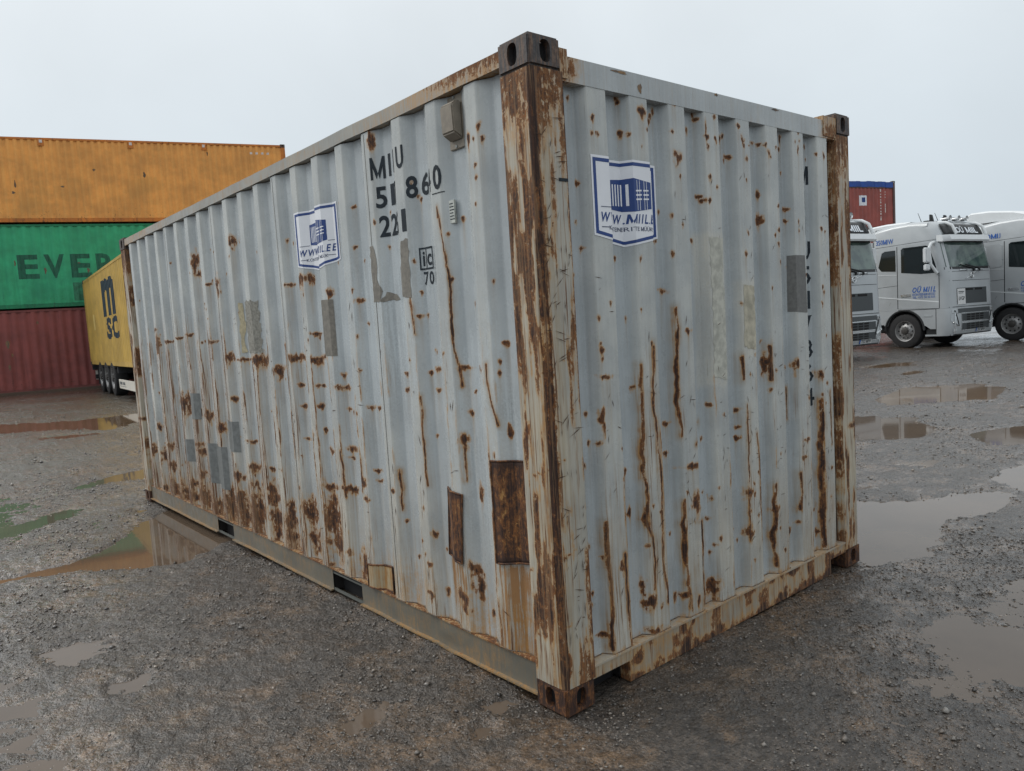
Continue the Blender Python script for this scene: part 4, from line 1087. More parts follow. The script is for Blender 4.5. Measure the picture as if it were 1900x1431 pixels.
# ---- stickers
def sticker(mapf, cuts, u0, u1, z0, z1):
    root = empty('sticker', mapf(.0)(u0*.5+u1*.5, z0), 0, box_root)
    inv = Vector(root.location)
    W_, H_ = u1-u0, z1-z0
    P = lambda x, y: (u0+W_*x, z0+H_*y)
    def mp(off):
        g = mapf(off); return lambda u, z: Vector(g(u, z))-inv
    shield = [P(0, .115), P(.5, 0), P(1, .115), P(1, 1), P(0, 1)]
    Flat().poly(shield).lay('sticker_base', STICK_W, root, mp(.0020), cuts)
    o_ = [P(.022, .135), P(.5, .025), P(.978, .135), P(.978, .972), P(.022, .972)]
    i_ = [P(.060, .165), P(.5, .062), P(.940, .165), P(.940, .932), P(.060, .932)]
    Flat().ring(o_, i_).lay('sticker_border', STICK_B, root, mp(.0026), cuts)
    ic = Flat().poly([P(.27, .44), P(.56, .40), P(.56, .79), P(.27, .765)]).poly([P(.56, .40), P(.80, .445), P(.80, .755), P(.56, .79)])
    ic.lay('container_icon', STICK_B, root, mp(.0026), cuts)
    st = Flat()
    for i in range(7):
        x = .292+i*.037
        st.poly([P(x, .475), P(x+.016, .473), P(x+.016, .725), P(x, .722)])
    for x in (.60, .635, .70, .735): st.poly([P(x, .42), P(x+.006, .42), P(x+.006, .77), P(x, .77)])
    for y in (.535, .585, .635):
        st.poly([P(.585, y), P(.665, y+.008), P(.665, y+.026), P(.585, y+.018)])
        st.poly([P(.69, y+.008), P(.765, y+.014), P(.765, y+.031), P(.69, y+.026)])
    st.lay('icon_stripes', STICK_W, root, mp(.0032), cuts)
    a, b = P(.10, .265), P(.92, .375)
    Flat().text('WWW.MIIL.EE', a[0], b[0], a[1], b[1], bold=.022, shear=.25).lay('sticker_lettering', STICK_B, root, mp(.0032), cuts)
    a, b = P(.20, .178), P(.80, .240)
    Flat().text('KONTEINERITE MÜÜK', a[0], b[0], a[1], b[1], bold=.004).lay('sticker_lettering', STICK_G, root, mp(.0032), cuts)
    for q in ((.10, .21, .204, .213), (.79, .90, .204, .213), (.10, .26, .430, .438), (.81, .90, .430, .438)):
        c0, c1 = P(q[0], q[2]), P(q[1], q[3]); Flat().rect(c0[0], c1[0], c0[1], c1[1]).lay('sticker_rule', STICK_G, root, mp(.0032), cuts)
    return root
sticker(side_map, SIDE_CUTS, -2.088, -1.627, 1.903, 2.250)
sticker(end_map, END_CUTS, .303, .748, 1.832, 2.184)

# ================================================================ OTHER CONTAINERS
def faded(name, col, dark, streak=.5, rusty=.5):
    t = NT(name)
    n1 = t.noise(1.1, 5, .65); n2 = t.noise(1, 5, .65, stretch=(9, 9, .7)); n3 = t.noise(14, 5, .7)
    c = t.mix(1.0, col, t.rng(n1, .3, .7, .80, 1.18), 'MULTIPLY')
    n0 = t.noise(.45, 5, .7)
    c = t.mix(t.rng(n0, .52, .68, 0, .5), c, dark)
    c = t.mix(t.math('MULTIPLY', t.rng(n2, .5, .72), streak), c, dark)
    z = t.n.new('ShaderNodeSeparateXYZ'); t.l.new(t.tc.outputs['Object'], z.inputs[0])
    low = t.rng(z.outputs['Z'], .1, 1.0, .10, .0)
    r = t.rng(t.math('ADD', t.math('ADD', t.math('MULTIPLY', n3, .75), t.math('MULTIPLY', n2, .25)), low), .655, .72)
    c = t.mix(t.math('MULTIPLY', r, rusty), c, (.045, .022, .014, 1))
    return t.done(c, t.rng(n1, .3, .7, .5, .7), t.bump(n3, .15, .004), 0, .35)

def cargo(name, label, L, H, wall, rail, loc, rz, roof=None, low_roof=0.0, pitch=.278, group=None, cat='container'):
    root = empty(name, loc, rz)
    tag(root, label, cat, group)
    W_ = 2.438
    cuts = []
    u = .17
    while u < L-.17-pitch:
        cuts += [u, u+pitch*.15, u+pitch*.5, u+pitch*.65]; u += pitch
    cuts.append(u)
    us = np.array([.15]+cuts+[L-.15])
    d = np.array([1.0]+[(1, 0, 0, 1)[i % 4] for i in range(len(cuts)-1)]+[1.0, 1.0])*.036
    zs = np.array([.16, H-.10-low_roof])
    A, B = (q.ravel() for q in np.meshgrid(us, zs, indexing='ij'))
    dA = np.repeat(d, 2)
    link('side_wall', np_mesh('side_wall', np.stack([A, .012+dA, B], 1), grid_faces(len(us), 2)), wall, root)
    link('side_wall', np_mesh('side_wall', np.stack([A, W_-.012-dA, B], 1), grid_faces(len(us), 2, True)), wall, root)
    box('end_wall', wall, root, .03, .06, .14, W_-.14, .14, H-.12)
    box('door', wall, root, L-.06, L-.03, .14, W_/2-.005, .14, H-.12)
    box('door', wall, root, L-.06, L-.03, W_/2+.005, W_-.14, .14, H-.12)
    for y0, y1 in ((.008, .07), (W_-.07, W_-.008)):
        box('top_side_rail', rail, root, .17, L-.17, y0, y1, H-.105-low_roof, H-.03-low_roof, bevel=.004)
        box('bottom_side_rail', rail, root, .17, L-.17, y0+(.01 if y0 < 1 else 0), y1-(.01 if y0 > 1 else 0), .03, .165, bevel=.004)
    for x0, x1 in ((.006, .08), (L-.08, L-.006)):
        box('top_end_rail', rail, root, x0, x1, .162, W_-.162, H-.12, H-.03)
        box('bottom_end_rail', rail, root, x0, x1, .162, W_-.162, .03, .15)
    for x0, x1 in ((.004, .150), (L-.150, L-.004)):
        for y0, y1 in ((.004, .150), (W_-.150, W_-.004)):
            box('corner_post', rail, root, x0, x1, y0, y1, .116, H-.116, bevel=.006)
    me = None
    for x in (0, 1):
        for y in (0, 1):
            for z in (0, 1):
                c = link('corner_casting', CAST_LOW, None, root)
                c.location = (L if x else 0, W_ if y else 0, H-.118 if z else .118)
                c.scale = (1 if x else -1, -1 if y else 1, 1 if z else -1)
    box('roof', roof or rail, root, .08, L-.08, .07, W_-.07, H-.06-low_roof, H-.035-low_roof)
    return root

CAST_LOW = casting_mesh(1)
RAIL_D = lambda n, c: plain(n, c, .6, var=.2, scale=5)
ORANGE = faded('orange_paint', srgb(226, 160, 86), srgb(188, 140, 78), .35, .55)
ORANGE_R = faded('orange_rail', srgb(192, 116, 50), srgb(96, 66, 46), .7, .8)
GREEN = faded('green_paint', srgb(56, 160, 114), srgb(42, 128, 96), .4, .35)
GREEN_R = faded('green_rail', srgb(34, 122, 84), srgb(30, 84, 66), .6, .5)
MAROON = faded('maroon_paint', srgb(132, 72, 68), srgb(98, 54, 52), .5, .9)
MAROON_R = faded('maroon_rail', srgb(116, 64, 60), srgb(64, 44, 42), .6, .8)
YELLOW = faded('yellow_paint', srgb(194, 160, 82), srgb(176, 142, 70), .25, .15)
YELLOW_R = faded('yellow_rail', srgb(190, 158, 84), srgb(150, 120, 60), .4, .3)
BRICK = faded('red_brown_paint', srgb(152, 84, 76), srgb(126, 70, 66), .4, .4)
BRICK_R = faded('red_brown_rail', srgb(96, 74, 70), srgb(70, 56, 54), .5, .5)
TARP = plain('blue_tarpaulin', srgb(34, 74, 148), .55, var=.25, scale=2.5, bump=.3)
DGREEN = plain('dark_green_lettering', srgb(30, 92, 70), .6, var=.25, scale=6)
NAVY = plain('navy_lettering', srgb(38, 54, 66), .6, var=.15)
PALE = plain('pale_lettering', srgb(206, 196, 190), .6, var=.1)

SD = Vector((.30, .954, 0)).normalized()
SA = math.atan2(SD.y, SD.x)
S0 = Vector((-28.6, 1.17, 0))-SD*2.2
HC = 2.896
z0 = .125
maroon = cargo('shipping_container', 'faded maroon container at the bottom of the stack of three', 12.19, HC, MAROON, MAROON_R, (S0.x, S0.y, z0), SA, group='stacked cargo containers')
green = cargo('shipping_container', 'green container with dark lettering in the middle of the stack of three', 12.19, HC, GREEN, GREEN_R, (S0.x-.03, S0.y+.02, z0+HC+.004), SA, group='stacked cargo containers')
orange = cargo('shipping_container', 'orange container on top of the stack of three', 12.19, HC, ORANGE, ORANGE_R, (S0.x+.04, S0.y-.03, z0+2*HC+.008), SA+R(.25), pitch=.21, group='stacked cargo containers')
def bg_map(off, pitch=.278, start=.17):
    def m(u, z):
        t_ = ((u-start)/pitch) % 1.0
        d = 1-t_/.15 if t_ < .15 else 0 if t_ < .5 else (t_-.5)/.15 if t_ < .65 else 1
        return (u, .012+.036*d-off, z)
    return m
bg_cuts = [.17+.278*(i+q) for i in range(44) for q in (0, .15, .5, .65)]
x = 3.02
for ch in 'EVERGREEN':
    Flat().text(ch, x, x+.62, 1.02, 1.84, bold=.03 if ch not in 'N' else .012).lay('letter', DGREEN, green, bg_map(.002), bg_cuts)
    x += .79
# patched square under the lettering and faint plates below the orange top rail
Flat().rect(4.6, 5.6, .12+.1, .85).lay('paint_patch', plain('green_patch', srgb(52, 112, 84), .7, var=.3, scale=8), green, bg_map(.001), bg_cuts)
for x in (1.0, 4.15, 6.9, 9.3):
    box('lashing_plate', ORANGE_R, orange, x-.09, x+.09, -.006, .006, HC-.30, HC-.06)
    box('plate_mark', PALE, orange, x-.045, x+.045, -.010, -.0065, HC-.20, HC-.10)
rs = random.Random(12)
for who, mt in ((orange, ORANGE_R), (green, GREEN_R), (maroon, MAROON_R)):
    for i in range(9):
        x = rs.uniform(2.2, 9.5); zz_ = rs.uniform(.3, 2.6); a_ = rs.uniform(.02, .06); b_ = rs.uniform(.03, .14)
        Flat().poly([(x+a_*math.cos(q)*(1+.4*math.sin(3*q+i)), zz_+b_*math.sin(q)) for q in np.linspace(0, 6.283, 10, endpoint=False)]).lay('rust_chip', CASTM, who, bg_map(.0015, .21 if who is orange else .278), [.17+.21*(i_+q) for i_ in range(58) for q in (0, .15, .5, .65)] if who is orange else bg_cuts)
for x in (10.9, 11.1, 11.3, 11.5):
    Flat().rect(x, x+.09, HC-.40, HC-.32).lay('marking', PALE, orange, bg_map(.002, .21), [.17+.21*(i+q) for i in range(58) for q in (0, .15, .5, .65)])
box('timber_skid', plain('wet_timber', srgb(84, 70, 60), .8, var=.3, scale=8), None, 0, 1, 0, 1, 0, 1)
sk = bpy.data.objects['timber_skid']
sk.scale = (12.6, .25, .11); sk.location = (S0.x-.2*SD.x, S0.y-.2*SD.y, .105); sk.rotation_euler = (0, 0, SA)
sk.location.x += .18; sk.location.y -= .06
tag(sk, 'long muddy timber lying along the foot of the maroon container', 'timber')

# stack of red-brown containers behind the trucks, the top one with a blue tarpaulin
RA = math.atan2(3.587, 1.04); RD = Vector((math.cos(RA), math.sin(RA), 0))
RB = Vector((-15.79, 40.71, 0))-RD*12.19
RH = 2.591
r1 = cargo('shipping_container', 'red-brown container on the ground behind the parked trucks', 12.19, RH, BRICK, BRICK_R, (RB.x, RB.y, .02), RA, group='red-brown containers behind the trucks')
r2_ = cargo('shipping_container', 'red-brown container in the middle of the stack behind the trucks', 12.19, RH, BRICK, BRICK_R, (RB.x, RB.y, .024+RH), RA, group='red-brown containers behind the trucks')
r3_ = cargo('shipping_container', 'red-brown container with blue tarpaulin top above the truck roofs', 12.19, RH, BRICK, BRICK_R, (RB.x, RB.y, .028+2*RH), RA, low_roof=.30, group='red-brown containers behind the trucks')
tp = MB(); n = 44
for i in range(n):
    xa = .16+(12.19-.34)*i/n; xb = .16+(12.19-.34)*(i+1)/n
    bulge = .012*math.sin(i*1.9)+.010*math.sin(i*.7)
    tp.box(xa, xb, -.006+bulge*.5, 2.444-bulge*.5, RH-.345+bulge*.6, RH-.055+bulge)
tp.build('tarpaulin', TARP, r3_)
Flat().rect(9.55, 10.1, 1.28, 1.80).lay('sticker', STICK_W, r3_, bg_map(.003), bg_cuts)
Flat().rect(9.70, 9.95, 1.45, 1.70).lay('sticker_icon', STICK_B, r3_, bg_map(.005), bg_cuts)
mk = Flat()
for i, hgt in enumerate((.14, .05, .07, .05, .09, .05, .06, .05, .10, .05, .12)):
    mk.rect(11.05, 11.13, 2.0-i*.15, 2.0-i*.15+hgt)
for zz_, hh in ((1.98, .05), (1.84, .05), (1.7, .05), (1.2, .18), (.92, .26)):
    mk.rect(11.40, 11.50, zz_, zz_+hh)
mk.lay('marking', PALE, r3_, bg_map(.003), bg_cuts)

# ---------------------------------------------------------------- trailer with the yellow container
TYRE = plain('tyre_rubber', (.020, .020, .021, 1), .75, var=.25, scale=12, bump=.2)
RIM = plain('steel_rim', srgb(150, 150, 150), .45, .5, .25, 25)
HUB = plain('dirty_hub', srgb(72, 70, 68), .6, .3, .3, 30)
CHAS = plain('black_chassis', (.022, .023, .026, 1), .6, var=.3, scale=6)
WHITEP = plain('white_panel', srgb(214, 210, 200), .5, var=.06)
REDL = plain('red_lens', srgb(150, 26, 24), .3, var=.1)
def wheel(parent, c, side, width=.33, r=.515, rim=RIM):
    """side = -1 / +1: which way the outer face looks along y"""
    w_ = empty('wheel', c, 0, parent)
    h = width/2
    MB().lathe([(r*.60, -h), (r*.86, -h), (r*.965, -h*.90), (r, -h*.66), (r, h*.66), (r*.965, h*.90), (r*.86, h), (r*.60, h), (r*.56, 0), (r*.60, -h)], (0, 0, 0), 'y', 36).build('tyre', TYRE, w_, smooth=True)
    s = side
    MB().lathe([(r*.60, s*h*.98), (r*.565, s*h*.93), (r*.54, s*h*.55), (r*.50, s*h*.42), (r*.30, s*h*.72), (r*.27, s*h*.80), (.001, s*h*.80)], (0, 0, 0), 'y', 32).build('rim', rim, w_, smooth=True)
    MB().lathe([(r*.20, s*h*.80), (r*.20, s*h*1.02), (r*.15, s*h*1.10), (.001, s*h*1.10)], (0, 0, 0), 'y', 18).build('hub', HUB, w_, smooth=True)
    hb = MB(); nb = MB()
    for k in range(10):
        a = 2*math.pi*k/10
        hb.lathe([(.001, s*h*.58), (.026, s*h*.58)], (r*.42*math.cos(a), s*.012, r*.42*math.sin(a)), 'y', 10)
        nb.lathe([(.018, s*h*.78), (.016, s*h*.95), (.001, s*h*.95)], (r*.255*math.cos(a+.31), 0, r*.255*math.sin(a+.31)), 'y', 6)
    hb.build('hand_holes', DARK, w_); nb.build('wheel_nuts', rim, w_)
    return w_

YA = math.atan2(-.58, 6.9)
tr = empty('container_trailer', (-27.2, 3.64, .115), YA)
tag(tr, 'three-axle black container trailer under the yellow container', 'trailer')
YB = .86
for y in (.72, 1.64):
    MB().box(.1, 11.9, y, y+.14, YB-.30, YB-.004).build('frame_beam', CHAS, tr)
for x in (.15, 2.2, 6.0, 11.7):
    box('cross_beam', CHAS, tr, x-.07, x+.07, .02, 2.42, YB-.17, YB-.006)
for ax in (2.3, 3.61, 4.92):
    MB().tube([(ax, .35, .515), (ax, 2.09, .515)], .065, 10).build('axle', CHAS, tr)
    for y, s in ((.19, -1), (2.25, 1)):
        wheel(tr, (ax, y, .515), s, .36)
    MB().lathe([(.56, -.19), (.575, -.19), (.575, .19), (.56, .19)], (ax, .19, .515), 'y', 24)
for y0, y1 in ((.01, .39), (2.05, 2.43)):
    box('mudguard', CHAS, tr, 1.65, 5.6, y0, y1, 1.045-.20, 1.045-.192)
    box('mud_flap', CHAS, tr, 1.60, 1.62, y0, y1, .25, .80)
box('rear_bumper', CHAS, tr, -.06, .04, .10, 2.34, .38, .52, bevel=.01)
for y in (.12, 1.95):
    bl_ = box('light_panel', WHITEP, tr, -.09, -.062, y, y+.36, .34, .66)
    box('rear_lamp', REDL, bl_, -.105, -.0905, y+.03, y+.16, .42, .56)
gd = MB().prism([(5.95, .52), (6.0, .27), (9.4, .27), (9.4, .52)], 'y', .03, .06).build('side_guard', WHITEP, tr)
gm = Flat()
for i in range(5): gm.rect(6.12+i*.09, 6.185+i*.09, .38, .46)
for i in range(4): gm.rect(6.66+i*.10, 6.73+i*.10, .38, .46)
gm.rect(6.12, 7.2, .335, .345)
gm.lay('guard_marking', NAVY, gd, lambda u, z: (u, .0285, z))
for x in (6.3, 9.0): box('landing_leg', CHAS, tr, x-.06, x+.06, .55, .67, .0 if x > 8 else .35, YB-.01)
yel = cargo('shipping_container', 'yellow container with dark logo riding on the trailer', 12.19, HC, YELLOW, YELLOW_R, (-27.2, 3.64, .115+YB), YA)
lg = Flat().text('m', 4.45, 6.9, 1.47, 2.54, bold=.045)
lg.lay('logo', NAVY, yel, bg_map(.002), bg_cuts)
lg = Flat().text('sc', 4.75, 7.0, .80, 1.43, bold=.02)
lg.lay('logo', NAVY, yel, bg_map(.002), bg_cuts)
Flat().rect(1.9, 2.15, 1.15, 1.65).lay('label', plain('pale_yellow_label', srgb(214, 190, 120), .6), yel, bg_map(.002), bg_cuts)

# ================================================================ TRUCKS
SILVER = plain('silver_truck_paint', srgb(172, 177, 180), .34, .15, .05, 1.5, .6)
CABW = plain('white_truck_panel', srgb(212, 216, 218), .38, 0, .04, 2)
GLASS = NT('truck_glass')
GLASS.done((.012, .018, .020, 1), .04, None, 0, .55); GLASS = GLASS.m
WSCREEN = NT('windscreen_glass')
n_ = WSCREEN.noise(2.2, 3)
WSCREEN.done(WSCREEN.mix(WSCREEN.rng(n_, .4, .62), (.040, .070, .070, 1), (.10, .15, .13, 1)), .06, None, 0, .9); WSCREEN = WSCREEN.m
BLACKP = plain('black_plastic', (.020, .022, .024, 1), .5, var=.2)
MESHM = plain('grille_mesh', srgb(74, 78, 80), .5, .4, .25, 60)
CHROME = plain('bright_metal', srgb(205, 207, 208), .22, .8, .05)
LENS = plain('headlamp_lens', srgb(196, 202, 205), .15, .3, .1, 20, .8)
BLUEL = plain('blue_lettering', srgb(44, 92, 170), .45, var=.06)
SIGNW = plain('sign_lettering', srgb(226, 232, 238), .4, var=.03)
PLATEW = plain('number_plate_white', srgb(206, 208, 208), .4, var=.04)

def interp(tab):
    xs = [a for a, b in tab]; ys = [b for a, b in tab]
    return lambda v: float(np.interp(v, xs, ys))
xf = interp([(.95, 1.36), (2.28, 1.32), (3.1, 1.13), (3.35, 1.07), (3.58, .96), (3.70, .78)])
zr = interp([(-.95, 3.66), (-.3, 3.745), (.2, 3.76), (.78, 3.71)])
bx = interp([(.35, 1.33), (.5, 1.38), (.95, 1.39), (1.15, 1.365)])
def cy(y, r=.24, hw=1.24):
    t_ = max(0., (abs(y)-(hw-r))/r); return .26*(1-math.sqrt(max(0, 1-t_*t_)))
def ry(y):
    t_ = max(0., (abs(y)-1.04)/.20); return .13*(1-math.sqrt(max(0, 1-t_*t_)))
YS = [1.24*v for v in (-1, -.99, -.965, -.93, -.88, -.82, -.6, -.3, 0, .3, .6, .82, .88, .93, .965, .99, 1)]
def front(u, z, off=0.0, f_=None):
    return ((f_ or (xf if z > 1.15 else bx))(z)-cy(u)+off, u*(1+off*.4), z)
def loft(name, profs, mat, parent):
    n = len(profs[0]); v = [q for p_ in profs for q in p_]; f = []
    for i in range(len(profs)-1):
        for k in range(n):
            f.append((i*n+k, i*n+(k+1) % n, (i+1)*n+(k+1) % n, (i+1)*n+k))
    f += [tuple(range(n)), tuple(range((len(profs)-1)*n, len(profs)*n))[::-1]]
    return MB().add(v, f).build(name, mat, parent, smooth=True)
def patch(name, mat, parent, u0, u1, z0, z1, off, nu=10, nz=4, thick=.0, f_=None):
    V_ = []
    us_ = np.linspace(u0, u1, nu+1); zs_ = np.linspace(z0, z1, nz+1)
    for a in us_:
        for b in zs_: V_.append(front(float(a), float(b), off, f_))
    me = np_mesh(name, np.array(V_), grid_faces(nu+1, nz+1), smooth=True)
    o = link(name, me, mat, parent)
    if thick:
        m = o.modifiers.new('thickness', 'SOLIDIFY'); m.thickness = thick; m.offset = 1
    return o
def side_poly(name, mat, parent, poly, y, t_=.006):
    s = 1 if y > 0 else -1
    return MB().prism(poly, 'y', y, y+s*t_).build(name, mat, parent, bevel=0)

def make_truck(loc, rz, label, number, plate, old=False, sign=True):
    tk = empty('truck', loc, rz)
    tag(tk, label, 'truck', 'silver trucks parked in a row')
    # cab shell
    profs = []
    fz = [1.15, 1.5, 1.9, 2.28, 2.55, 2.85, 3.1, 3.25, 3.35, 3.47, 3.58, 3.66]
    rxs = [.74, .4, .2, 0, -.3, -.6, -.88]
    for y in YS:
        c, r = cy(y), ry(y)
        pr = [(xf(z)-c, y, z-r*max(0, (z-3.1)/.6)**2) for z in fz]
        pr += [(x, y, zr(x)-r) for x in rxs]
        pr += [(-.95, y, zr(-.95)-r-.05), (-.95, y, 2.5), (-.95, y, 1.15)]
        profs.append(pr)
    loft('cab', profs, SILVER, tk)
    # bumper
    profs = []
    for y in YS:
        c = cy(y)
        profs.append([(bx(z)-c, y, z) for z in (.35, .42, .55, .8, 1.0, 1.146)]+[(.98, y, 1.146), (.98, y, .35)])
    bp = loft('bumper', profs, SILVER, tk)
    # side skirts with the wheel arch and step
    arch = [(.62*math.cos(a), .53+.62*math.sin(a)) for a in np.linspace(0, math.pi, 15)]
    arch = [(max(-.9, q[0]), q[1]) for q in arch]
    for s in (-1, 1):
        sk_ = MB().prism([(.977, .56), (.977, 1.147), (-.95, 1.147), (-.95, .72), (-.66, .72)]+arch[::-1][1:-1]+[(.66, .66), (.80, .56)], 'y', s*1.10, s*1.238).build('side_skirt', SILVER, tk)
        MB().tube([(q[0]*.985, s*1.225, .53+(q[1]-.53)*.985) for q in arch], .036, 6).build('wheel_arch', BLACKP, tk, smooth=True)
        box('step', BLACKP, tk, .66, .976, min(s*1.0, s*1.20), max(s*1.0, s*1.20), .40, .555)
        box('step_plate', SILVER, tk, .64, .976, min(s*1.0, s*1.235), max(s*1.0, s*1.235), .35, .398)
        # doors: panel proud of the cab, seams left dark around it
        side_poly('door_seam', BLACKP, tk, [(-.20, 1.20), (-.16, 1.20), (-.16, 3.08), (-.20, 3.08)], s*1.2405, .002)
        dr = side_poly('door', SILVER, tk, [(-.172, 1.20), (1.065, 1.165), (1.065, 2.2), (1.02, 2.5), (.86, 3.0), (.72, 3.10), (-.172, 3.10)], s*1.2405, .007)
        side_poly('door_seam', BLACKP, tk, [(1.068, 1.16), (1.082, 1.16), (1.082, 2.2), (1.068, 2.2)], s*1.2405, .003)
        side_poly('door_window', GLASS, dr, [(-.06, 2.28), (.55, 2.20), (.98, 2.20), (1.0, 2.36), (.96, 2.5), (.79, 2.98), (.70, 3.02), (0, 3.02), (-.06, 2.97)], s*1.2478, .003)
        box('handle', CHROME, dr, -.08, .22, min(s*1.2476, s*1.262), max(s*1.2476, s*1.262), 1.55, 1.63, bevel=.005)
        if not old:
            side_poly('rear_side_window', GLASS, tk, [(-.80, 2.50), (-.70, 2.38), (-.24, 2.34), (-.24, 2.98), (-.58, 2.98), (-.68, 2.93)], s*1.2405, .005)
        else:
            side_poly('locker_panel', SILVER, tk, [(-.86, 2.32), (-.80, 2.26), (-.32, 2.30), (-.25, 2.36), (-.25, 2.96), (-.32, 3.02), (-.80, 2.99), (-.86, 2.92)], s*1.2405, .010)
        MB().prism([(-.94, 1.58), (1.06, 1.34), (1.06, 1.37), (-.94, 1.61)], 'y', s*1.2405, s*1.2485).build('pale_ridge', CABW, tk)  # ridge on the crease, its highlight put into the pale colour
        MB().prism([(-.94, 2.26), (-.20, 2.22), (-.20, 2.235), (-.94, 2.275)], 'y', s*1.2405, s*1.246).build('pale_ridge', CABW, tk)
        side_poly('panel_seam', BLACKP, tk, [(-.94, 1.86), (-.20, 1.90), (-.20, 1.91), (-.94, 1.87)], s*1.2405, .002)
        side_poly('panel_seam', BLACKP, tk, [(-.94, 3.10), (1.0, 3.16), (1.0, 3.17), (-.94, 3.11)], s*1.2405, .002)
        box('turn_lamp', LENS, tk, .60, .86, min(s*1.2385, s*1.25), max(s*1.2385, s*1.25), .93, .98, bevel=.004)
        # mirrors
        mr = empty('mirror', (.92, s*1.30, 2.2), 0, tk)
        MB().tube([(.12, -s*.03, -.02), (.02, s*.12, .25), (-.02, s*.14, .70), (.0, s*.04, .86), (.02, -s*.06, .88)], .045, 8).build('mirror_arm', CABW, mr, smooth=True)
        mh = MB().box(-.10, .03, min(s*.14, s*.34), max(s*.14, s*.34), .30, .74).build('mirror_housing', CABW, mr, bevel=.03)
        box('mirror_glass', GLASS, mh, -.106, -.101, min(s*.16, s*.32), max(s*.16, s*.32), .33, .71)
        box('lower_mirror', CABW, mr, -.09, .03, min(s*.14, s*.32), max(s*.14, s*.32), .08, .26, bevel=.025)
    # front
    patch('windscreen', WSCREEN, tk, -1.17, 1.17, 2.34, 3.06, .006, 18, 6)
    patch('screen_frame', BLACKP, tk, -1.20, 1.20, 2.27, 2.338, .005, 18, 1)
    patch('screen_frame', BLACKP, tk, -1.19, 1.19, 3.062, 3.14, .005, 18, 1)
    for s in (-1, 1):
        wp = MB().tube([front(s*.15+.25, 2.29, .03), front(s*.15-.42, 2.40, .03)], .016, 6)
        wp.tube([front(s*.15+.25, 2.29, .03), front(s*.15+.27, 2.20, .03)], .03, 6)
        wp.build('wiper', BLACKP, tk)
    # seat backs and wheel seen through the screen would be lost: dashboard edge kept as frame
    vz = MB()
    V_ = []
    prof = [(.02, 3.10), (.20, 3.08), (.22, 3.13), (.17, 3.27), (.02, 3.28)]
    vis = []
    for y in np.linspace(-1.22, 1.22, 15):
        vis.append([(xf(3.15)-cy(float(y))*.9+a, float(y), z) for a, z in prof])
    loft('sun_visor', vis, CABW, tk)
    if sign:
        sg = patch('roof_sign', BLACKP, tk, -1.02, 1.02, 3.30, 3.60, .035, 18, 4, .02)
        Flat().text('OÜ', -.36, .02, 3.345, 3.56, bold=.02).text('MIIL', .16, .76, 3.345, 3.52, bold=.02).lay('sign_lettering', SIGNW, sg, lambda u, z: Vector(front(u, z, .068)), [])
        for y in (-.62, .92):
            MB().tube([front(y-.10 if y < 0 else y, 3.69, -.10), front(y, 3.66, .12), front(y+.03, 3.55, .16), front(y+.08, 3.30, .14)], .045, 10).build('light_bar', CABW, tk, smooth=True)
        MB().tube([(.72, y, 3.72) for y in (-.75, 0, .9)], .026, 8).build('roof_bar', CHROME, tk, smooth=True)
        for y in (-.35, .12, .55):
            hp = MB().lathe([(.02, -.16), (.03, .0), (.05, .08), (.085, .14)], (.80, y, 3.80), 'x', 14)
            hp.build('air_horn', CHROME, tk, smooth=True)
        for y in (-.15, .38, .80):
            box('work_lamp', BLACKP, tk, .60, .78, y-.09, y+.09, 3.765, 3.86, bevel=.015)
        box('beacon', BLACKP, tk, .25, .42, -.62, -.45, 3.70, 3.80, bevel=.02)
        for x, y, hgt in ((.30, -.70, .30), (.2, .1, .22), (.55, -.25, .28)):
            MB().tube([(x, y, 3.68), (x-.10, y-.06, 3.74+hgt)], [.012, .006], 6).build('antenna', BLACKP, tk)
        for y in (-.30, .45):
            MB().prism([(.30, 3.72), (.42, 3.72), (.36, 3.98), (.30, 4.0)], 'y', y-.05, y+.05).build('roof_fin', BLACKP, tk, bevel=.01)
    patch('bonnet_seam', BLACKP, tk, -1.15, 1.15, 1.168, 1.185, .003, 18, 1)
    patch('bonnet_seam', BLACKP, tk, -1.12, 1.12, 1.935, 1.947, .003, 18, 1)
    patch('bonnet_seam', BLACKP, tk, -1.12, 1.12, 2.20, 2.21, .003, 18, 1)
    for s in (-1, 1): patch('grip', LENS, tk, s*.42-.2, s*.42+.2, 2.225, 2.26, .012, 4, 1, .01)
    # badge bar and emblem on the bonnet
    bd = MB().tube([front(-.30, 1.99, .016), front(.34, 2.18, .016)], .014, 6).build('badge_bar', CHROME, tk)
    ring = [front(.02+.075*math.cos(a), 2.085+.075*math.sin(a), .022) for a in np.linspace(0, 2*math.pi, 20)]
    em_ = MB().tube(ring, .014, 6, cap=False).tube([front(.07, 2.13, .022), front(.115, 2.18, .022)], .012, 6)
    em_.build('emblem', CHROME, tk)
    ug = patch('upper_grille', MESHM, tk, -.80, .80, 1.26, 1.72, .006, 10, 3)
    for a, b in ((-.35, .05), (.16, .56)): patch('grille_slot', DARK, tk, a, b, 1.64, 1.70, .010, 4, 1)
    cardp = patch('info_card', PLATEW, tk, -.80, -.38, 1.24, 1.70, .016, 4, 3)
    Flat().text('üVGP', -.74, -.43, 1.36, 1.47, bold=.01).rect(-.74, -.44, 1.60, 1.62).rect(-.74, -.5, 1.56, 1.575).lay('card_text', INK, cardp, lambda u, z: Vector(front(u, z, .019)))
    patch('lower_grille', MESHM, bp, -.82, .92, 1.00, 1.12, .005, 10, 1)
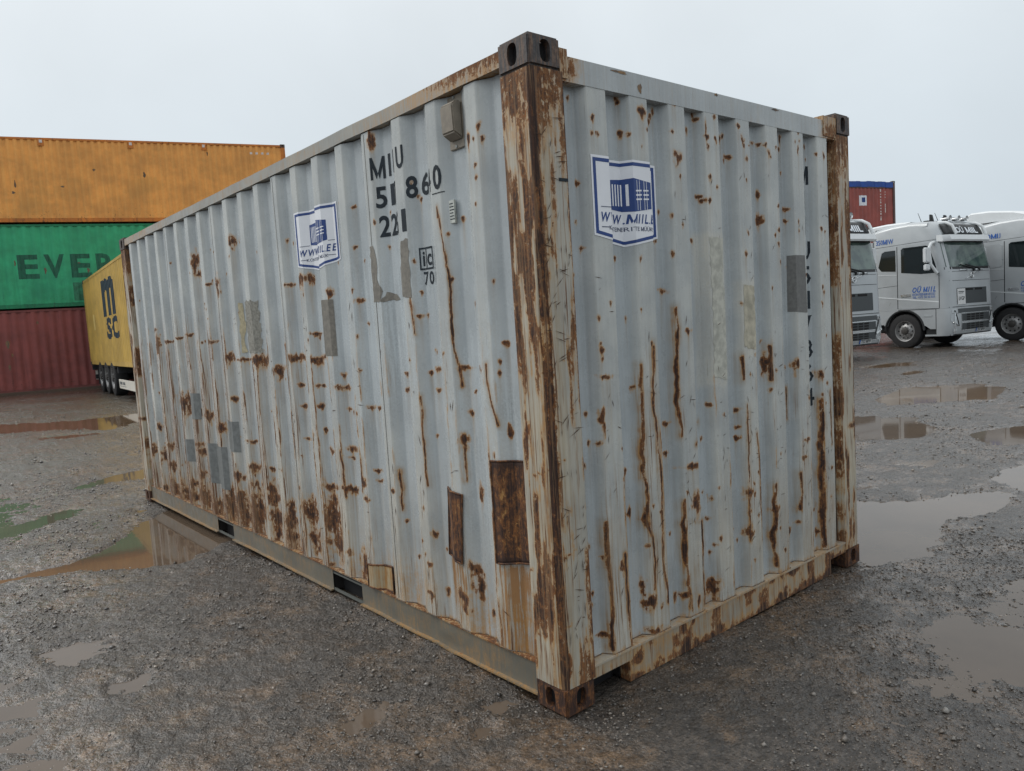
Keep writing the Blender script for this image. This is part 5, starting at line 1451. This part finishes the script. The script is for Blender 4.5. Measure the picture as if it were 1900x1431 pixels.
    for z0_, z1_ in ((.76, .96), (.50, .68)):
        fr = patch('grille_frame', CHROME, bp, -.66, .86, z0_-.03, z1_+.03, .006, 10, 2)
        patch('grille_field', MESHM, bp, -.63, .83, z0_-.008, z1_+.008, .012, 10, 2)
        for i in range(4):
            for j in range(3):
                a = -.40+i*.24; b = z0_+j*(z1_-z0_)/3
                patch('grille_slot', DARK, bp, a, a+.19, b+.01, b+(z1_-z0_)/3-.012, .017, 2, 1)
    for s in (-1, 1):
        hl = [front(s*q[0], q[1], .010) for q in ((1.10, 1.10), (.98, 1.10), (.92, .92), (.80, .66), (.86, .60), (1.0, .66), (1.10, .74), (1.14, .80))]
        lamp = MB().add(hl, [tuple(range(len(hl)))]).build('headlight', LENS, bp)
        MB().tube([front(s*1.0, 1.08, .016), front(s*.90, .86, .016), front(s*.80, .62, .016)], .014, 6).build('lamp_trim', BLACKP, lamp)
        MB().tube([front(s*.84, .63, .018), front(s*1.08, .74, .018)], .018, 6).build('light_strip', CHROME, lamp)
        MB().tube([front(s*.96, 1.09, .012, bx), front(s*1.02, .70, .012, bx), front(s*1.0, .42, .012, bx)], .02, 6).build('bumper_rib', CHROME, bp, smooth=True)
    np_ = patch('number_plate', PLATEW, tk, .14, .66, .40, .51, .012, 4, 1)
    Flat().text(plate, .22, .63, .415, .495, bold=.01).lay('plate_text', INK, np_, lambda u, z: Vector(front(u, z, .015, bx)))
    patch('plate_band', BLUEL, np_, .14, .19, .40, .51, .0145, 2, 1)
    # markings on the visible side and its twin
    mkx = lambda u, z: (u, -1.2525, z)
    lt = Flat().text('OÜ MIIL', .28, .98, 1.66, 1.86, bold=.022, shear=.3)
    lt.text('KONTEINERVEOD', .28, .96, 1.565, 1.635, bold=.006, shear=.1).text('TEL +372 50 55 555', .28, .96, 1.485, 1.545, bold=.006)
    lt.lay('side_lettering', BLUEL, tk, mkx)
    Flat().text(number, -.86, -.30, 3.19, 3.34, bold=.008).lay('side_number', BLUEL, tk, lambda u, z: (u, -1.2475, z))
    # lower body detail: dark sill joint, bumper line, fog lamps, tow cover, side marker dirt band
    patch('bumper_seam', BLACKP, bp, -1.10, 1.10, .985, .994, .004, 18, 1)
    patch('bumper_lip', BLACKP, bp, -1.12, 1.12, .352, .385, .004, 18, 1)
    for s in (-1, 1):
        patch('fog_lamp', LENS, bp, s*.98-.09, s*.98+.09, .47, .55, .010, 3, 1)
        side_poly('bumper_joint', BLACKP, tk, [(.962, .40), (.978, .40), (.978, 1.146), (.962, 1.146)], s*1.2385, .003)
        side_poly('quarter_seam', BLACKP, tk, [(-.945, 1.20), (-.93, 1.20), (-.93, 3.3), (-.945, 3.3)], s*1.2405, .002)
        box('door_sill', BLACKP, tk, -.18, 1.06, min(s*1.2390, s*1.245), max(s*1.2390, s*1.245), 1.150, 1.163)
        box('deflector_glass', GLASS, tk, .02, .70, min(s*1.2480, s*1.275), max(s*1.2480, s*1.275), 2.985, 3.02)
    # running gear
    for s in (-1, 1):
        wheel(tk, (0, s*1.07, .515), s, .31)
        for q in (-.05, -.42):
            wheel(tk, (-3.7, s*(1.09+q+.02), .515), s, .30)
    MB().tube([(0, -1.0, .515), (0, 1.0, .515)], .07, 8).build('axle', CHAS, tk)
    MB().tube([(-3.7, -1.0, .515), (-3.7, 1.0, .515)], .09, 8).build('axle', CHAS, tk)
    for y in (-.45, .37): box('frame_beam', CHAS, tk, -5.0, .95, y, y+.08, .72, .98)
    box('engine_block', CHAS, tk, -.9, .9, -.8, .8, .42, 1.14)
    box('radiator_tray', CHAS, tk, .3, .97, -.95, .95, .34, .44)
    box('fuel_tank', SILVER, tk, -2.9, -1.3, -1.2, -.6, .38, .95, bevel=.08)
    box('battery_box', CHAS, tk, -2.9, -1.3, .6, 1.2, .38, .95, bevel=.03)
    box('side_fairing', SILVER, tk, -1.75, -.97, -1.23, -1.19, .9, 3.3, bevel=.01)
    box('side_fairing', SILVER, tk, -1.75, -.97, 1.19, 1.23, .9, 3.3, bevel=.01)
    MB().lathe([(.001, 0), (.45, 0), (.45, .05), (.001, .05)], (-3.5, 0, 1.05), 'z', 20).build('coupling_plate', CHAS, tk)
    # roof deflector
    dz = .30 if old else .10
    dp = []
    for y in (-1.12, -1.05, -.6, 0, .6, 1.05, 1.12):
        e_ = 0 if abs(y) < 1.1 else .05
        if old: dp.append([(-1.35, y, 3.72), (.80, y, 3.72), (.55, y, 3.82-e_), (0, y, 3.98-e_), (-.7, y, 4.08-e_), (-1.25, y, 4.09-e_), (-1.37, y, 4.02-e_)])
        else: dp.append([(-1.30, y, 3.45), (-.955, y, 3.45), (-.955, y, 3.66), (.15, y, 3.775-e_*.4), (-.1, y, 3.80-e_), (-.6, y, 3.81-e_), (-1.15, y, 3.78-e_), (-1.30, y, 3.70-e_)])
    loft('roof_deflector', dp, CABW, tk)
    return tk

TR = R(-9)
make_truck((-7.558, 23.196, 0), TR, 'silver truck shown whole between two others, blue lettering on its door', '350MIW', '350 MIW')
make_truck((-8.496, 17.751, 0), TR, 'silver truck half hidden behind the grey container post, only its front showing', '150MIH', '752 MIW')
make_truck((-5.602, 26.177, 0), TR, 'silver truck cut off at the frame edge, white roof deflector above its cab', '150MIJ', '150 MIJ', old=True)
